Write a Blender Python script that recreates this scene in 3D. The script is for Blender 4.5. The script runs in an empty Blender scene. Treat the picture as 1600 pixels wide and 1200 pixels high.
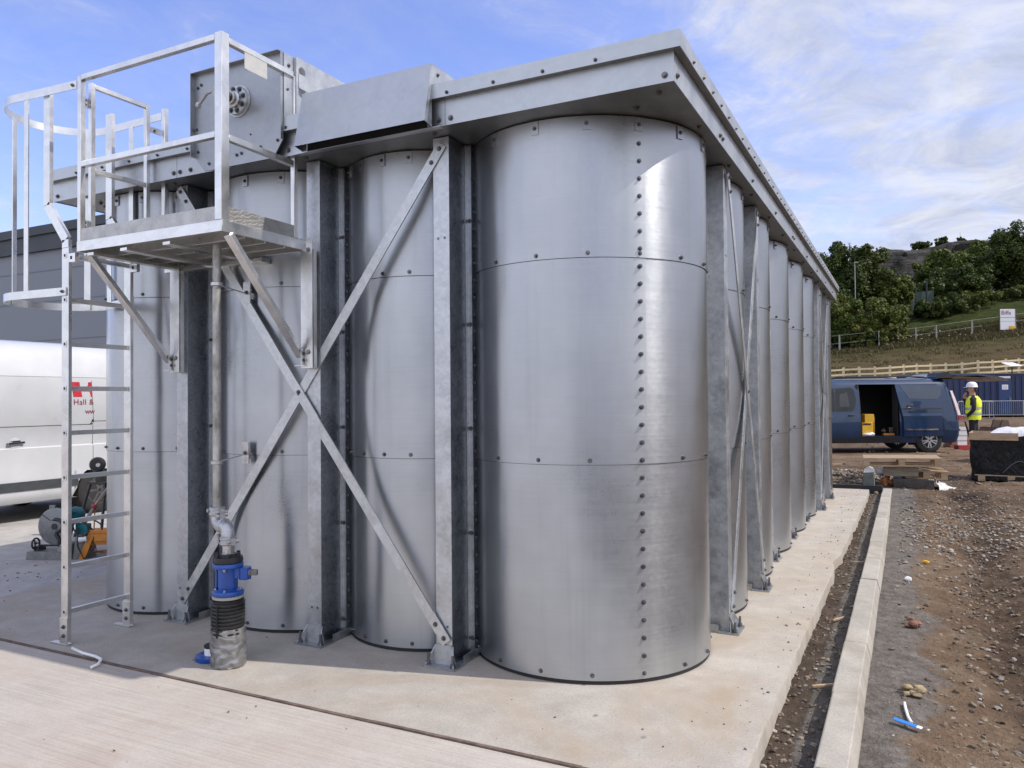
import bpy, bmesh, math, random
from mathutils import Vector, Matrix, noise as mnoise
R = math.radians
PI = math.pi
random.seed(7)
sc = bpy.context.scene
COL = sc.collection
V = Vector

# ------------------------------------------------------------------ materials
def newmat(name):
    m = bpy.data.materials.new(name); m.use_nodes = True
    nt = m.node_tree
    b = nt.nodes['Principled BSDF']
    return m, nt, b
def N(nt, typ, **kw):
    n = nt.nodes.new(typ)
    for k, v in kw.items():
        setattr(n, k, v)
    return n
def coords(nt, scale=(1, 1, 1), rot=(0, 0, 0)):
    tc = N(nt, 'ShaderNodeTexCoord'); mp = N(nt, 'ShaderNodeMapping')
    mp.inputs['Scale'].default_value = scale; mp.inputs['Rotation'].default_value = rot
    nt.links.new(tc.outputs['Object'], mp.inputs['Vector'])
    return mp.outputs['Vector']
def noise(nt, vec, scale, detail=4, rough=.55, dist=0):
    n = N(nt, 'ShaderNodeTexNoise')
    n.inputs['Scale'].default_value = scale; n.inputs['Detail'].default_value = detail
    n.inputs['Roughness'].default_value = rough; n.inputs['Distortion'].default_value = dist
    nt.links.new(vec, n.inputs['Vector'])
    return n.outputs['Fac']
def ramp(nt, fac, stops):
    r = N(nt, 'ShaderNodeValToRGB')
    el = r.color_ramp.elements
    while len(el) < len(stops): el.new(.5)
    for e, (p, c) in zip(el, stops):
        e.position = p; e.color = (c if len(c) == 4 else (*c, 1)) if not isinstance(c, (int, float)) else (c, c, c, 1)
    nt.links.new(fac, r.inputs['Fac'])
    return r.outputs['Color']
def mixc(nt, fac, a, b, mode='MIX'):
    m = N(nt, 'ShaderNodeMix', data_type='RGBA', blend_type=mode)
    for sock, val in ((m.inputs[0], fac), (m.inputs[6], a), (m.inputs[7], b)):
        if isinstance(val, (int, float)): sock.default_value = val
        elif isinstance(val, tuple): sock.default_value = (*val, 1) if len(val) == 3 else val
        else: nt.links.new(val, sock)
    return m.outputs[2]
def bump(nt, b, h, strength=.3, dist=.01, prev=None):
    n = N(nt, 'ShaderNodeBump')
    n.inputs['Strength'].default_value = strength; n.inputs['Distance'].default_value = dist
    nt.links.new(h, n.inputs['Height'])
    if prev is not None: nt.links.new(prev, n.inputs['Normal'])
    nt.links.new(n.outputs['Normal'], b.inputs['Normal'])
    return n.outputs['Normal']
def simple(name, col, rough=.5, metal=0., var=.15, scale=8., bmp=0., spec=.5, coat=0., bscale=None):
    m, nt, b = newmat(name)
    v = coords(nt)
    f = noise(nt, v, scale, 5, .6)
    lo = tuple(c * (1 - var) for c in col); hi = tuple(min(1, c * (1 + var)) for c in col)
    nt.links.new(ramp(nt, f, [(.3, lo), (.7, hi)]), b.inputs['Base Color'])
    b.inputs['Roughness'].default_value = rough; b.inputs['Metallic'].default_value = metal
    b.inputs['Specular IOR Level'].default_value = spec
    b.inputs['Coat Weight'].default_value = coat
    b.inputs['Coat Roughness'].default_value = .06
    r2 = ramp(nt, f, [(.25, max(0, rough - .08)), (.75, min(1, rough + .1))])
    nt.links.new(r2, b.inputs['Roughness'])
    if bmp:
        bump(nt, b, noise(nt, v, bscale or scale * 4, 4), bmp, .01)
    return m

def galv_sheet():
    m, nt, b = newmat('galvanised_sheet')
    v = coords(nt, (1.6, 1.6, 55))
    f = noise(nt, v, 1.5, 5, .6)
    big = noise(nt, coords(nt), 1.3, 4, .6)
    sp = noise(nt, coords(nt, (1, 1, 1.4)), 38, 3, .6)
    c = ramp(nt, big, [(.3, (.37, .39, .415)), (.7, (.50, .52, .54))])
    c = mixc(nt, .07, c, ramp(nt, f, [(.3, .3), (.7, .65)]))
    drip = noise(nt, coords(nt, (9, 9, .35)), 1.4, 5, .65)
    c = mixc(nt, ramp(nt, drip, [(.55, 0.), (.75, .22)]), c, (.27, .285, .30))
    # scuffs and handling marks
    sc1 = noise(nt, coords(nt, (1, 1, .6), (.5, .2, .3)), 4.5, 7, .8, 3.)
    gate = ramp(nt, noise(nt, coords(nt), 1.6, 2), [(.52, 0.), (.64, 1.)])
    mm = N(nt, 'ShaderNodeMath', operation='MULTIPLY')
    nt.links.new(ramp(nt, sc1, [(.66, 0.), (.71, .5), (.73, 0.)]), mm.inputs[0]); nt.links.new(gate, mm.inputs[1])
    c = mixc(nt, mm.outputs[0], c, (.72, .74, .76))
    nt.links.new(c, b.inputs['Base Color'])
    b.inputs['Metallic'].default_value = .95
    rr = mixc(nt, .3, ramp(nt, big, [(.3, .24), (.7, .36)]), ramp(nt, f, [(.3, .26), (.7, .38)]))
    rr = mixc(nt, .2, rr, ramp(nt, sp, [(.35, .24), (.65, .40)]))
    nt.links.new(rr, b.inputs['Roughness'])
    b.inputs['Anisotropic'].default_value = .78; b.inputs['Anisotropic Rotation'].default_value = .25
    t = N(nt, 'ShaderNodeTangent', direction_type='RADIAL', axis='Z')
    nt.links.new(t.outputs['Tangent'], b.inputs['Tangent'])
    bump(nt, b, noise(nt, coords(nt, (1, 1, .45)), 2.6, 2.5), .2, .03)
    return m
def galv(name, lo, hi, rough, spangle=18, metal=.9, smix=.16):
    m, nt, b = newmat(name)
    v = coords(nt)
    vo = N(nt, 'ShaderNodeTexVoronoi'); vo.inputs['Scale'].default_value = spangle * 2.2
    nt.links.new(v, vo.inputs['Vector'])
    f = noise(nt, v, spangle * .35, 6, .68)
    g = noise(nt, v, 2.2, 4, .6)
    c = ramp(nt, f, [(.32, lo), (.68, hi)])
    sep = N(nt, 'ShaderNodeSeparateColor'); nt.links.new(vo.outputs['Color'], sep.inputs[0])
    c = mixc(nt, smix, c, ramp(nt, sep.outputs[0], [(0., .3), (1., .8)]), 'MIX')
    c = mixc(nt, .35, c, ramp(nt, g, [(.3, .8), (.7, 1.)]), 'MULTIPLY')
    nt.links.new(c, b.inputs['Base Color'])
    b.inputs['Metallic'].default_value = metal
    r1 = ramp(nt, f, [(.3, rough - .1), (.7, rough + .1)])
    nt.links.new(r1, b.inputs['Roughness'])
    bump(nt, b, f, .08, .003)
    return m

M = {}
M['sheet'] = galv_sheet()
M['flat'] = galv('galvanised_flashing', (.43, .45, .47), (.53, .55, .57), .44, 14, 1., .05)
M['hot'] = galv('hot_dip_steel', (.42, .44, .46), (.62, .64, .67), .42, 22, .95)
M['web'] = galv('shaded_post_web', (.14, .16, .185), (.23, .255, .285), .32, 26, .95)  # darker post steel; the dark reflection on the webs is in the colour
M['brace'] = galv('brace_steel', (.46, .48, .49), (.66, .68, .69), .42, 20, .92)
M['hot_dim'] = galv('shaded_hot_dip_steel', (.26, .275, .29), (.46, .48, .50), .45, 22, .9)  # hot-dip steel dimmed in colour for shaded side webs and base plates
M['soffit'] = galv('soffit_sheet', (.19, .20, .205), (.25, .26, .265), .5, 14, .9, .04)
M['alu'] = galv('mill_aluminium', (.66, .66, .65), (.83, .83, .81), .33, 9, .95)
M['bolt'] = simple('bolt_steel', (.17, .17, .175), .4, .9, .3, 40)
M['bolt_light'] = simple('zinc_bolt', (.5, .5, .5), .35, 1., .2, 40)
M['seal'] = simple('black_sealant', (.012, .012, .013), .6)
M['dark'] = simple('black_void', (.01, .01, .011), .8)

def checker_plate():
    m, nt, b = newmat('checker_plate')
    v = coords(nt, (1, 1, 1), (R(45), R(45), R(45)))
    w = N(nt, 'ShaderNodeTexWave', wave_type='BANDS'); w.inputs['Scale'].default_value = 16; w.inputs['Distortion'].default_value = 6
    w.inputs['Detail Scale'].default_value = 3
    nt.links.new(v, w.inputs['Vector'])
    f = noise(nt, v, 14, 4)
    nt.links.new(ramp(nt, f, [(.3, (.38, .37, .35)), (.7, (.52, .51, .49))]), b.inputs['Base Color'])
    b.inputs['Metallic'].default_value = .9; b.inputs['Roughness'].default_value = .45
    bump(nt, b, w.outputs['Fac'], .3, .003)
    return m
M['checker'] = checker_plate()

def concrete(name, lo, hi, stain, brushed=False, rough=.85, spots=True):
    m, nt, b = newmat(name)
    v = coords(nt)
    big = noise(nt, v, .9, 6, .62, .4)
    mid = noise(nt, v, 5, 6, .65)
    fine = noise(nt, v, 90, 3, .6)
    c = ramp(nt, big, [(.28, lo), (.72, hi)])
    c = mixc(nt, .45, c, ramp(nt, mid, [(.3, tuple(x * .74 for x in lo)), (.7, tuple(min(1, x * 1.12) for x in hi))]))
    c = mixc(nt, .18, c, ramp(nt, fine, [(.3, .25), (.7, .75)]))
    st = ramp(nt, noise(nt, v, .8, 6, .72, 1.2), [(.46, 0.), (.70, .75)])
    c = mixc(nt, st, c, stain)
    if spots:
        vo = N(nt, 'ShaderNodeTexVoronoi'); vo.inputs['Scale'].default_value = 3.2
        nt.links.new(coords(nt, (1, .7, 1)), vo.inputs['Vector'])
        sp = ramp(nt, vo.outputs['Distance'], [(.025, .75), (.055, 0.)])
        gt = ramp(nt, noise(nt, v, 1.1, 2), [(.46, 0.), (.54, 1.)])
        mm = N(nt, 'ShaderNodeMath', operation='MULTIPLY'); nt.links.new(sp, mm.inputs[0]); nt.links.new(gt, mm.inputs[1])
        c = mixc(nt, mm.outputs[0], c, (.12, .11, .10))
    vd = N(nt, 'ShaderNodeTexVoronoi', feature='F1'); vd.inputs['Scale'].default_value = 1.1
    nt.links.new(coords(nt, (1, 1.3, 1), (0, 0, .5)), vd.inputs['Vector'])
    c = mixc(nt, ramp(nt, noise(nt, v, 2.1, 7, .75, 2.), [(.6, 0.), (.78, .5)]), c, tuple(min(1, x * 1.22) for x in hi))
    c = mixc(nt, ramp(nt, noise(nt, coords(nt, (1, 1, 1), (0, 0, 1.)), 1.4, 7, .78, 2.5), [(.60, 0.), (.75, .38)]), c, (.20, .175, .145))
    h = mid
    if brushed:
        br = noise(nt, coords(nt, (.5, 22, 1)), 2.2, 5, .7)
        br2 = noise(nt, coords(nt, (.7, 70, 1)), 2.0, 3, .7)
        c = mixc(nt, .3, c, mixc(nt, .5, ramp(nt, br, [(.36, (.24, .19, .155)), (.62, (.60, .55, .48))]), ramp(nt, br2, [(.36, (.29, .25, .21)), (.6, (.60, .55, .49))])))
        h = br2
    nt.links.new(c, b.inputs['Base Color'])
    b.inputs['Roughness'].default_value = rough
    b.inputs['Specular IOR Level'].default_value = .25
    b1 = bump(nt, b, fine, .12, .004)
    bump(nt, b, h, .28 if brushed else .15, .01, b1)
    return m
M['slab'] = concrete('slab_concrete', (.28, .245, .20), (.40, .36, .305), (.32, .255, .18))
M['road'] = concrete('brushed_concrete', (.33, .29, .245), (.43, .39, .34), (.35, .275, .22), True)
M['yard'] = concrete('yard_concrete', (.30, .28, .26), (.42, .39, .35), (.22, .21, .205))
M['kerb'] = concrete('kerb_concrete', (.25, .225, .185), (.39, .355, .295), (.23, .20, .155), spots=False)
M['mortar'] = concrete('haunch_concrete', (.20, .19, .18), (.30, .285, .26), (.13, .125, .12))

def dirt(name, cols, wet_shade, rough=.95, sc=1.):
    m, nt, b = newmat(name)
    v = coords(nt)
    big = noise(nt, v, .33 * sc, 6, .65, .6)
    mid = noise(nt, v, 2.6 * sc, 6, .7)
    fine = noise(nt, v, 22 * sc, 5, .75)
    c = ramp(nt, big, [(.3, cols[0]), (.47, cols[1]), (.62, cols[2]), (.75, cols[3])])
    c = mixc(nt, .5, c, ramp(nt, mid, [(.3, cols[0]), (.5, cols[1]), (.72, cols[3])]))
    c = mixc(nt, ramp(nt, mid, [(.58, 0.), (.75, .7)]), c, wet_shade)
    vo = N(nt, 'ShaderNodeTexVoronoi'); vo.inputs['Scale'].default_value = 16 * sc
    nt.links.new(v, vo.inputs['Vector'])
    sep = N(nt, 'ShaderNodeSeparateColor'); nt.links.new(vo.outputs['Color'], sep.inputs[0])
    st = ramp(nt, vo.outputs['Distance'], [(.16, 1.), (.3, 0.)])
    gt = ramp(nt, sep.outputs[0], [(.68, 0.), (.75, 1.)])
    mm = N(nt, 'ShaderNodeMath', operation='MULTIPLY'); nt.links.new(st, mm.inputs[0]); nt.links.new(gt, mm.inputs[1])
    c = mixc(nt, mm.outputs[0], c, ramp(nt, sep.outputs[1], [(0., (.16, .13, .10)), (1., (.42, .36, .29))]))
    at = N(nt, 'ShaderNodeAttribute', attribute_name='haunch')
    ad = N(nt, 'ShaderNodeMath', operation='ADD'); nt.links.new(at.outputs['Fac'], ad.inputs[0])
    nt.links.new(ramp(nt, noise(nt, v, 4, 6, .75), [(.25, 0.), (.75, .9)]), ad.inputs[1])
    dm = N(nt, 'ShaderNodeAttribute', attribute_name='rut_shade')
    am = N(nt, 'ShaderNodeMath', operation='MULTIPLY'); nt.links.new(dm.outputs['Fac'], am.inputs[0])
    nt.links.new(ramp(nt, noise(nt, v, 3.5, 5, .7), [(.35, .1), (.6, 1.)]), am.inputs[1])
    c = mixc(nt, am.outputs[0], c, wet_shade)  # rut shadow mixed into the soil colour
    hm = ramp(nt, ad.outputs[0], [(.72, 0.), (.98, .85)])
    hc = ramp(nt, noise(nt, v, 9, 6, .7), [(.3, (.075, .068, .062)), (.55, (.15, .14, .128)), (.75, (.235, .22, .20))])
    c = mixc(nt, hm, c, hc)
    c = mixc(nt, .45, c, ramp(nt, fine, [(.3, .3), (.7, .8)]), 'OVERLAY')
    nt.links.new(c, b.inputs['Base Color'])
    b.inputs['Roughness'].default_value = rough; b.inputs['Specular IOR Level'].default_value = .15
    b1 = bump(nt, b, fine, 1., .03)
    b2 = bump(nt, b, mid, .5, .06, b1)
    bump(nt, b, mm.outputs[0], .5, .015, b2)
    return m
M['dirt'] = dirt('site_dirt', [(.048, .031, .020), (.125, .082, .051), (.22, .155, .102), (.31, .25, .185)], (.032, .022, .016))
M['trench'] = dirt('trench_soil', [(.035, .027, .021), (.075, .056, .042), (.12, .09, .068), (.17, .14, .11)], (.03, .025, .022), sc=1.6)

def stone_mat():
    m, nt, b = newmat('rubble_stone')
    at = N(nt, 'ShaderNodeAttribute', attribute_name='tone')
    f = noise(nt, coords(nt), 30, 4)
    c = ramp(nt, at.outputs['Fac'], [(0., (.07, .055, .042)), (.35, (.17, .13, .09)), (.6, (.26, .20, .14)), (.8, (.20, .19, .175)), (1., (.46, .42, .36))])
    c = mixc(nt, .4, c, ramp(nt, f, [(.3, .3), (.7, .7)]), 'OVERLAY')
    nt.links.new(c, b.inputs['Base Color']); b.inputs['Roughness'].default_value = .9
    return m
M['stone'] = stone_mat()

M['blue_iron'] = simple('blue_epoxy_iron', (.005, .058, .29), .32, 0, .25, 20, .1, coat=.3)
M['black_rib'] = simple('black_ribbed_plastic', (.018, .018, .018), .42, 0, .4, 30, .1)
def tape():
    m, nt, b = newmat('silver_duct_tape')
    v = coords(nt, (1, 1, 1.6))
    f = noise(nt, v, 9, 1.5, .4, 1.6)
    c = ramp(nt, f, [(.3, (.19, .19, .192)), (.7, (.31, .31, .31))])
    nt.links.new(c, b.inputs['Base Color'])
    b.inputs['Roughness'].default_value = .3; b.inputs['Metallic'].default_value = .55
    bump(nt, b, f, .8, .02)
    return m
M['tape'] = tape()
M['cast'] = simple('cast_zinc', (.45, .45, .46), .42, .8, .2, 40, .15)
def pipe_mat():
    m, nt, b = newmat('weathered_pipe')
    f = noise(nt, coords(nt, (1, 1, .5)), 16, 6, .7)
    nt.links.new(ramp(nt, f, [(.3, (.20, .19, .165)), (.55, (.42, .41, .38)), (.75, (.58, .57, .54))]), b.inputs['Base Color'])
    b.inputs['Metallic'].default_value = .75
    nt.links.new(ramp(nt, f, [(.3, .6), (.7, .4)]), b.inputs['Roughness'])
    return m
M['pipe'] = pipe_mat()
M['white_paint'] = simple('white_van_paint', (.50, .51, .52), .32, 0, .05, 2.5, coat=.5)
M['white'] = simple('white_plastic', (.75, .75, .74), .4, 0, .06, 6)
M['red'] = simple('red_print', (.42, .02, .035), .4)
M['seam'] = simple('panel_gap', (.03, .03, .032), .6)
M['black_plastic'] = simple('black_plastic', (.02, .021, .023), .45, 0, .2, 12)
M['dark_strip'] = simple('rubbing_strip', (.045, .05, .055), .5, 0, .15, 12)
M['rubber'] = simple('tyre_rubber', (.02, .02, .02), .8, 0, .3, 20, .2)
M['rim'] = simple('alloy_rim', (.55, .56, .57), .28, .9, .08, 10)
M['steel_rim'] = simple('steel_rim', (.10, .10, .105), .45, .4, .2, 10)
def car_paint():
    m, nt, b = newmat('blue_van_paint')
    f = noise(nt, coords(nt), 3, 4)
    nt.links.new(ramp(nt, f, [(.3, (.006, .024, .066)), (.7, (.009, .033, .086))]), b.inputs['Base Color'])
    b.inputs['Roughness'].default_value = .35; b.inputs['Specular IOR Level'].default_value = .3
    b.inputs['Coat Weight'].default_value = .7; b.inputs['Coat Roughness'].default_value = .05
    return m
M['blue_paint'] = car_paint()
def glassm():
    m, nt, b = newmat('dark_glass')
    b.inputs['Base Color'].default_value = (.02, .026, .03, 1); b.inputs['Roughness'].default_value = .04
    b.inputs['Specular IOR Level'].default_value = .4
    f = noise(nt, coords(nt), 2, 2)
    nt.links.new(ramp(nt, f, [(.4, (.006, .008, .010)), (.6, (.014, .018, .02))]), b.inputs['Base Color'])
    return m
M['glass'] = glassm()
M['chrome'] = simple('chrome', (.75, .76, .77), .15, 1, .05)
M['tail'] = simple('tail_lens', (.45, .03, .03), .2)
M['lens_white'] = simple('clear_lens', (.75, .62, .60), .2)
M['yellow'] = simple('yellow_plastic', (.62, .36, .02), .45, 0, .12, 12)
M['orange'] = simple('orange_plastic', (.55, .20, .02), .45, 0, .2, 12)
M['teal'] = simple('teal_casing', (.01, .13, .15), .45, 0, .2, 16)
M['grey_cast'] = simple('grey_cast_base', (.17, .17, .165), .6, .2, .3, 20, .2)
M['guard'] = simple('blade_guard', (.20, .205, .21), .45, .6, .2, 20)
M['cord'] = simple('orange_cord', (.50, .24, .05), .6)
M['cord_black'] = simple('black_cord', (.02, .02, .02), .6)
def wood(name, a, b_, c_):
    m, nt, b = newmat(name)
    f = noise(nt, coords(nt, (2, 14, 14)), 3, 5, .65, 1)
    nt.links.new(ramp(nt, f, [(.3, a), (.5, b_), (.7, c_)]), b.inputs['Base Color'])
    b.inputs['Roughness'].default_value = .8
    bump(nt, b, f, .2, .004)
    return m
M['wood'] = wood('pallet_wood', (.26, .17, .095), (.38, .27, .165), (.48, .36, .23))
M['wood_grey'] = wood('weathered_wood', (.12, .095, .07), (.20, .16, .12), (.28, .235, .18))
M['fence_wood'] = wood('new_fence_timber', (.50, .39, .21), (.66, .54, .33), (.74, .62, .41))
M['film'] = simple('clear_film', (.68, .68, .68), .2, 0, .2, 9, .8)
M['smoke_film'] = simple('crate_in_film', (.06, .052, .05), .2, 0, .6, 4, .9, bscale=7)
def bag():
    m, nt, b = newmat('black_polythene')
    v = coords(nt, (1, 1, .6)); f = noise(nt, v, 7, 5, .6, 1.2)
    nt.links.new(ramp(nt, f, [(.3, (.004, .004, .0045)), (.7, (.009, .009, .010))]), b.inputs['Base Color'])
    b.inputs['Roughness'].default_value = .3; b.inputs['Specular IOR Level'].default_value = .25
    bump(nt, b, f, .9, .05)
    return m
M['bag'] = bag()
M['blue_cabin'] = simple('blue_cabin_steel', (.004, .017, .070), .45, 0, .15, 2)
M['notice'] = simple('white_notice', (.68, .68, .7), .5, 0, .05)
M['barrier'] = simple('galvanised_barrier', (.42, .43, .43), .45, .8, .15, 20)
M['hivis'] = simple('hi_vis_yellow', (.72, .82, .03), .7, 0, .1, 9, .3)
M['reflect'] = simple('reflective_tape', (.40, .42, .40), .35, .3, .1)
M['black_cloth'] = simple('black_cloth', (.015, .015, .02), .9, 0, .3, 12, .3)
M['skin'] = simple('skin', (.42, .235, .17), .55, 0, .12, 12)
M['hair'] = simple('dark_hair', (.035, .022, .015), .7, 0, .3, 40)
M['shed'] = simple('grey_cladding', (.165, .178, .205), .5, .1, .06, .4)
M['shed_dark'] = simple('anthracite_trim', (.022, .028, .034), .5, 0, .08, .6)
M['green_net'] = simple('green_screen', (.05, .075, .06), .8, 0, .3, 3)
M['post'] = simple('concrete_post', (.34, .34, .31), .85, 0, .15, 6)
M['wire'] = simple('fence_wire', (.22, .24, .22), .5, .6, .1)
M['sign_blue'] = simple('blue_offcut', (.01, .16, .55), .4)
M['lampmetal'] = simple('lamp_post_grey', (.25, .26, .26), .5, .5, .1)
def leafm(name, lo, mid_, hi):
    m, nt, b = newmat(name)
    f = noise(nt, coords(nt), .8, 4, .7)
    f2 = noise(nt, coords(nt), 5, 2)
    c = ramp(nt, f, [(.3, lo), (.5, mid_), (.72, hi)])
    c = mixc(nt, .35, c, ramp(nt, f2, [(.3, lo), (.7, hi)]))
    nt.links.new(c, b.inputs['Base Color'])
    b.inputs['Roughness'].default_value = .6; b.inputs['Specular IOR Level'].default_value = .3
    tr = N(nt, 'ShaderNodeBsdfTranslucent'); nt.links.new(c, tr.inputs['Color'])
    mx = N(nt, 'ShaderNodeMixShader'); mx.inputs[0].default_value = .25
    nt.links.new(b.outputs[0], mx.inputs[1]); nt.links.new(tr.outputs[0], mx.inputs[2])
    nt.links.new(mx.outputs[0], nt.nodes['Material Output'].inputs['Surface'])
    return m
M['leaf_dark'] = leafm('dark_leaves', (.018, .032, .006), (.046, .072, .012), (.105, .128, .022))
M['leaf_mid'] = leafm('mid_leaves', (.036, .056, .008), (.080, .112, .018), (.150, .175, .032))
M['leaf_yellow'] = leafm('yellow_leaves', (.055, .070, .012), (.115, .130, .022), (.20, .195, .038))
M['leaf_grey'] = leafm('grey_leaves', (.05, .075, .04), (.085, .12, .07), (.15, .18, .12))
M['bark'] = simple('bark', (.06, .048, .036), .9, 0, .4, 6, .6)
M['flower'] = simple('white_flowers', (.6, .6, .52), .7)
def meadow():
    m, nt, b = newmat('meadow_grass')
    tc = N(nt, 'ShaderNodeTexCoord')
    v = coords(nt)
    big = noise(nt, v, .06, 6, .65, .5); mid = noise(nt, v, .7, 6, .75); fine = noise(nt, v, 5, 5, .75)
    brown = ramp(nt, mid, [(.3, (.052, .036, .017)), (.6, (.100, .072, .034)), (.8, (.145, .112, .055))])
    green = ramp(nt, mid, [(.3, (.012, .020, .004)), (.55, (.034, .044, .010)), (.8, (.075, .078, .022))])  # green darkened to stand for tree shade over the bank
    at = N(nt, 'ShaderNodeAttribute', attribute_name='green')
    ad = N(nt, 'ShaderNodeMath', operation='ADD'); ad.use_clamp = True
    nt.links.new(at.outputs['Fac'], ad.inputs[0])
    nt.links.new(ramp(nt, noise(nt, v, .35, 5, .7), [(.4, 0.), (.75, .35)]), ad.inputs[1])
    c = mixc(nt, ad.outputs[0], brown, green)
    c = mixc(nt, .4, c, ramp(nt, fine, [(.3, .25), (.7, .8)]), 'OVERLAY')
    nt.links.new(c, b.inputs['Base Color'])
    b.inputs['Roughness'].default_value = .95; b.inputs['Specular IOR Level'].default_value = .1
    b1 = bump(nt, b, fine, .8, .15); bump(nt, b, mid, .6, .5, b1)
    return m
M['meadow'] = meadow()
def rockm():
    m, nt, b = newmat('cliff_rock')
    f = noise(nt, coords(nt, (.25, .25, 1)), .6, 7, .7, .8)
    g = noise(nt, coords(nt), .12, 4)
    c = ramp(nt, f, [(.32, (.008, .008, .008)), (.5, (.036, .034, .032)), (.68, (.085, .08, .074))])
    c = mixc(nt, ramp(nt, g, [(.5, 0.), (.65, .28)]), c, (.085, .05, .03))
    nt.links.new(c, b.inputs['Base Color']); b.inputs['Roughness'].default_value = .95
    bump(nt, b, f, 1., 1.2)
    return m
M['rock'] = rockm()

# ------------------------------------------------------------------ mesh builder
def frame_from(n):
    n = V(n).normalized()
    a = V((0, 0, 1)) if abs(n.z) < .9 else V((1, 0, 0))
    u = n.cross(a).normalized(); v = n.cross(u).normalized()
    return u, v, n
class MB:
    def __init__(s): s.v = []; s.f = []; s.m = []; s.mi = 0; s.xf = None
    def P(s, p):
        p = V(p)
        s.v.append(s.xf(p) if s.xf else p); return len(s.v) - 1
    def face(s, ids, mi=None): s.f.append(tuple(ids)); s.m.append(s.mi if mi is None else mi)
    def poly(s, pts): s.face([s.P(p) for p in pts])
    def hexa(s, p):      # 8 corners: bottom 4, top 4
        i = [s.P(q) for q in p]
        for f in ((0, 3, 2, 1), (4, 5, 6, 7), (0, 1, 5, 4), (1, 2, 6, 5), (2, 3, 7, 6), (3, 0, 4, 7)): s.face([i[k] for k in f])
    def box(s, x0, x1, y0, y1, z0, z1):
        s.hexa([(x0, y0, z0), (x1, y0, z0), (x1, y1, z0), (x0, y1, z0), (x0, y0, z1), (x1, y0, z1), (x1, y1, z1), (x0, y1, z1)])
    def extrude(s, pts, vec):
        vec = V(vec); n = len(pts)
        a = [s.P(p) for p in pts]; b = [s.P(V(p) + vec) for p in pts]
        s.face(a[::-1]); s.face(b)
        for k in range(n): s.face([a[k], a[(k + 1) % n], b[(k + 1) % n], b[k]])
    def bar(s, p0, p1, w, h, up=(0, 0, 1)):     # w along side, h along up
        p0, p1 = V(p0), V(p1); d = (p1 - p0).normalized(); up = V(up)
        sd = d.cross(up).normalized(); u = sd.cross(d).normalized()
        c = [(-w / 2, -h / 2), (w / 2, -h / 2), (w / 2, h / 2), (-w / 2, h / 2)]
        s.hexa([p0 + sd * a + u * b for a, b in c] + [p1 + sd * a + u * b for a, b in c])
    def cyl(s, p0, p1, r, n=16, r1=None):
        p0, p1 = V(p0), V(p1); u, v, _ = frame_from(p1 - p0); r1 = r if r1 is None else r1
        a = [s.P(p0 + (u * math.cos(2 * PI * k / n) + v * math.sin(2 * PI * k / n)) * r) for k in range(n)]
        b = [s.P(p1 + (u * math.cos(2 * PI * k / n) + v * math.sin(2 * PI * k / n)) * r1) for k in range(n)]
        s.face(a[::-1]); s.face(b)
        for k in range(n): s.face([a[k], a[(k + 1) % n], b[(k + 1) % n], b[k]])
    def tube(s, pts, r, n=8, rad=None):
        pts = [V(p) for p in pts]; rings = []
        t0 = (pts[1] - pts[0]).normalized(); u, v, _ = frame_from(t0)
        for i, p in enumerate(pts):
            t = (pts[min(i + 1, len(pts) - 1)] - pts[max(i - 1, 0)]).normalized()
            u = (u - t * u.dot(t)).normalized(); v = t.cross(u)
            rr = rad[i] if rad else r
            rings.append([s.P(p + (u * math.cos(2 * PI * k / n) + v * math.sin(2 * PI * k / n)) * rr) for k in range(n)])
        s.face(rings[0][::-1]); s.face(rings[-1])
        for a, b in zip(rings, rings[1:]):
            for k in range(n): s.face([a[k], a[(k + 1) % n], b[(k + 1) % n], b[k]])
    def lathe(s, c, prof, n=28, axis=(0, 0, 1)):      # prof: (r, h)
        c = V(c); u, v, w = frame_from(axis); rings = []
        for r, h in prof:
            rings.append([s.P(c + w * h + (u * math.cos(2 * PI * k / n) + v * math.sin(2 * PI * k / n)) * r) for k in range(n)])
        s.face(rings[0][::-1]); s.face(rings[-1])
        for a, b in zip(rings, rings[1:]):
            for k in range(n): s.face([a[k], a[(k + 1) % n], b[(k + 1) % n], b[k]])
    def bolt(s, p, n, r=.011, h=.011, mi=None):
        old = s.mi
        if mi is not None: s.mi = mi
        p = V(p); n = V(n).normalized(); r *= .86; h *= .85
        s.cyl(p - n * .003, p + n * .0025, r * 1.4, 12)
        s.cyl(p, p + n * h, r, 6)
        s.cyl(p + n * (h - .001), p + n * (h + .0045), r * .55, 8)
        s.mi = old
    def ball(s, c, r, n=10, sq=(1, 1, 1), jit=0.):
        c = V(c); prof = []
        rows = max(4, n // 2); rings = []
        for i in range(1, rows):
            th = PI * i / rows
            ring = []
            for k in range(n):
                ph = 2 * PI * k / n
                d = V((math.sin(th) * math.cos(ph), math.sin(th) * math.sin(ph), math.cos(th)))
                q = 1 + (jit * (random.random() - .5) if jit else 0)
                ring.append(s.P(c + V((d.x * sq[0], d.y * sq[1], d.z * sq[2])) * r * q))
            rings.append(ring)
        t = s.P(c + V((0, 0, r * sq[2]))); b = s.P(c - V((0, 0, r * sq[2])))
        for k in range(n):
            s.face([t, rings[0][k], rings[0][(k + 1) % n]]); s.face([b, rings[-1][(k + 1) % n], rings[-1][k]])
        for a, bb in zip(rings, rings[1:]):
            for k in range(n): s.face([a[k], bb[k], bb[(k + 1) % n], a[(k + 1) % n]])
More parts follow.
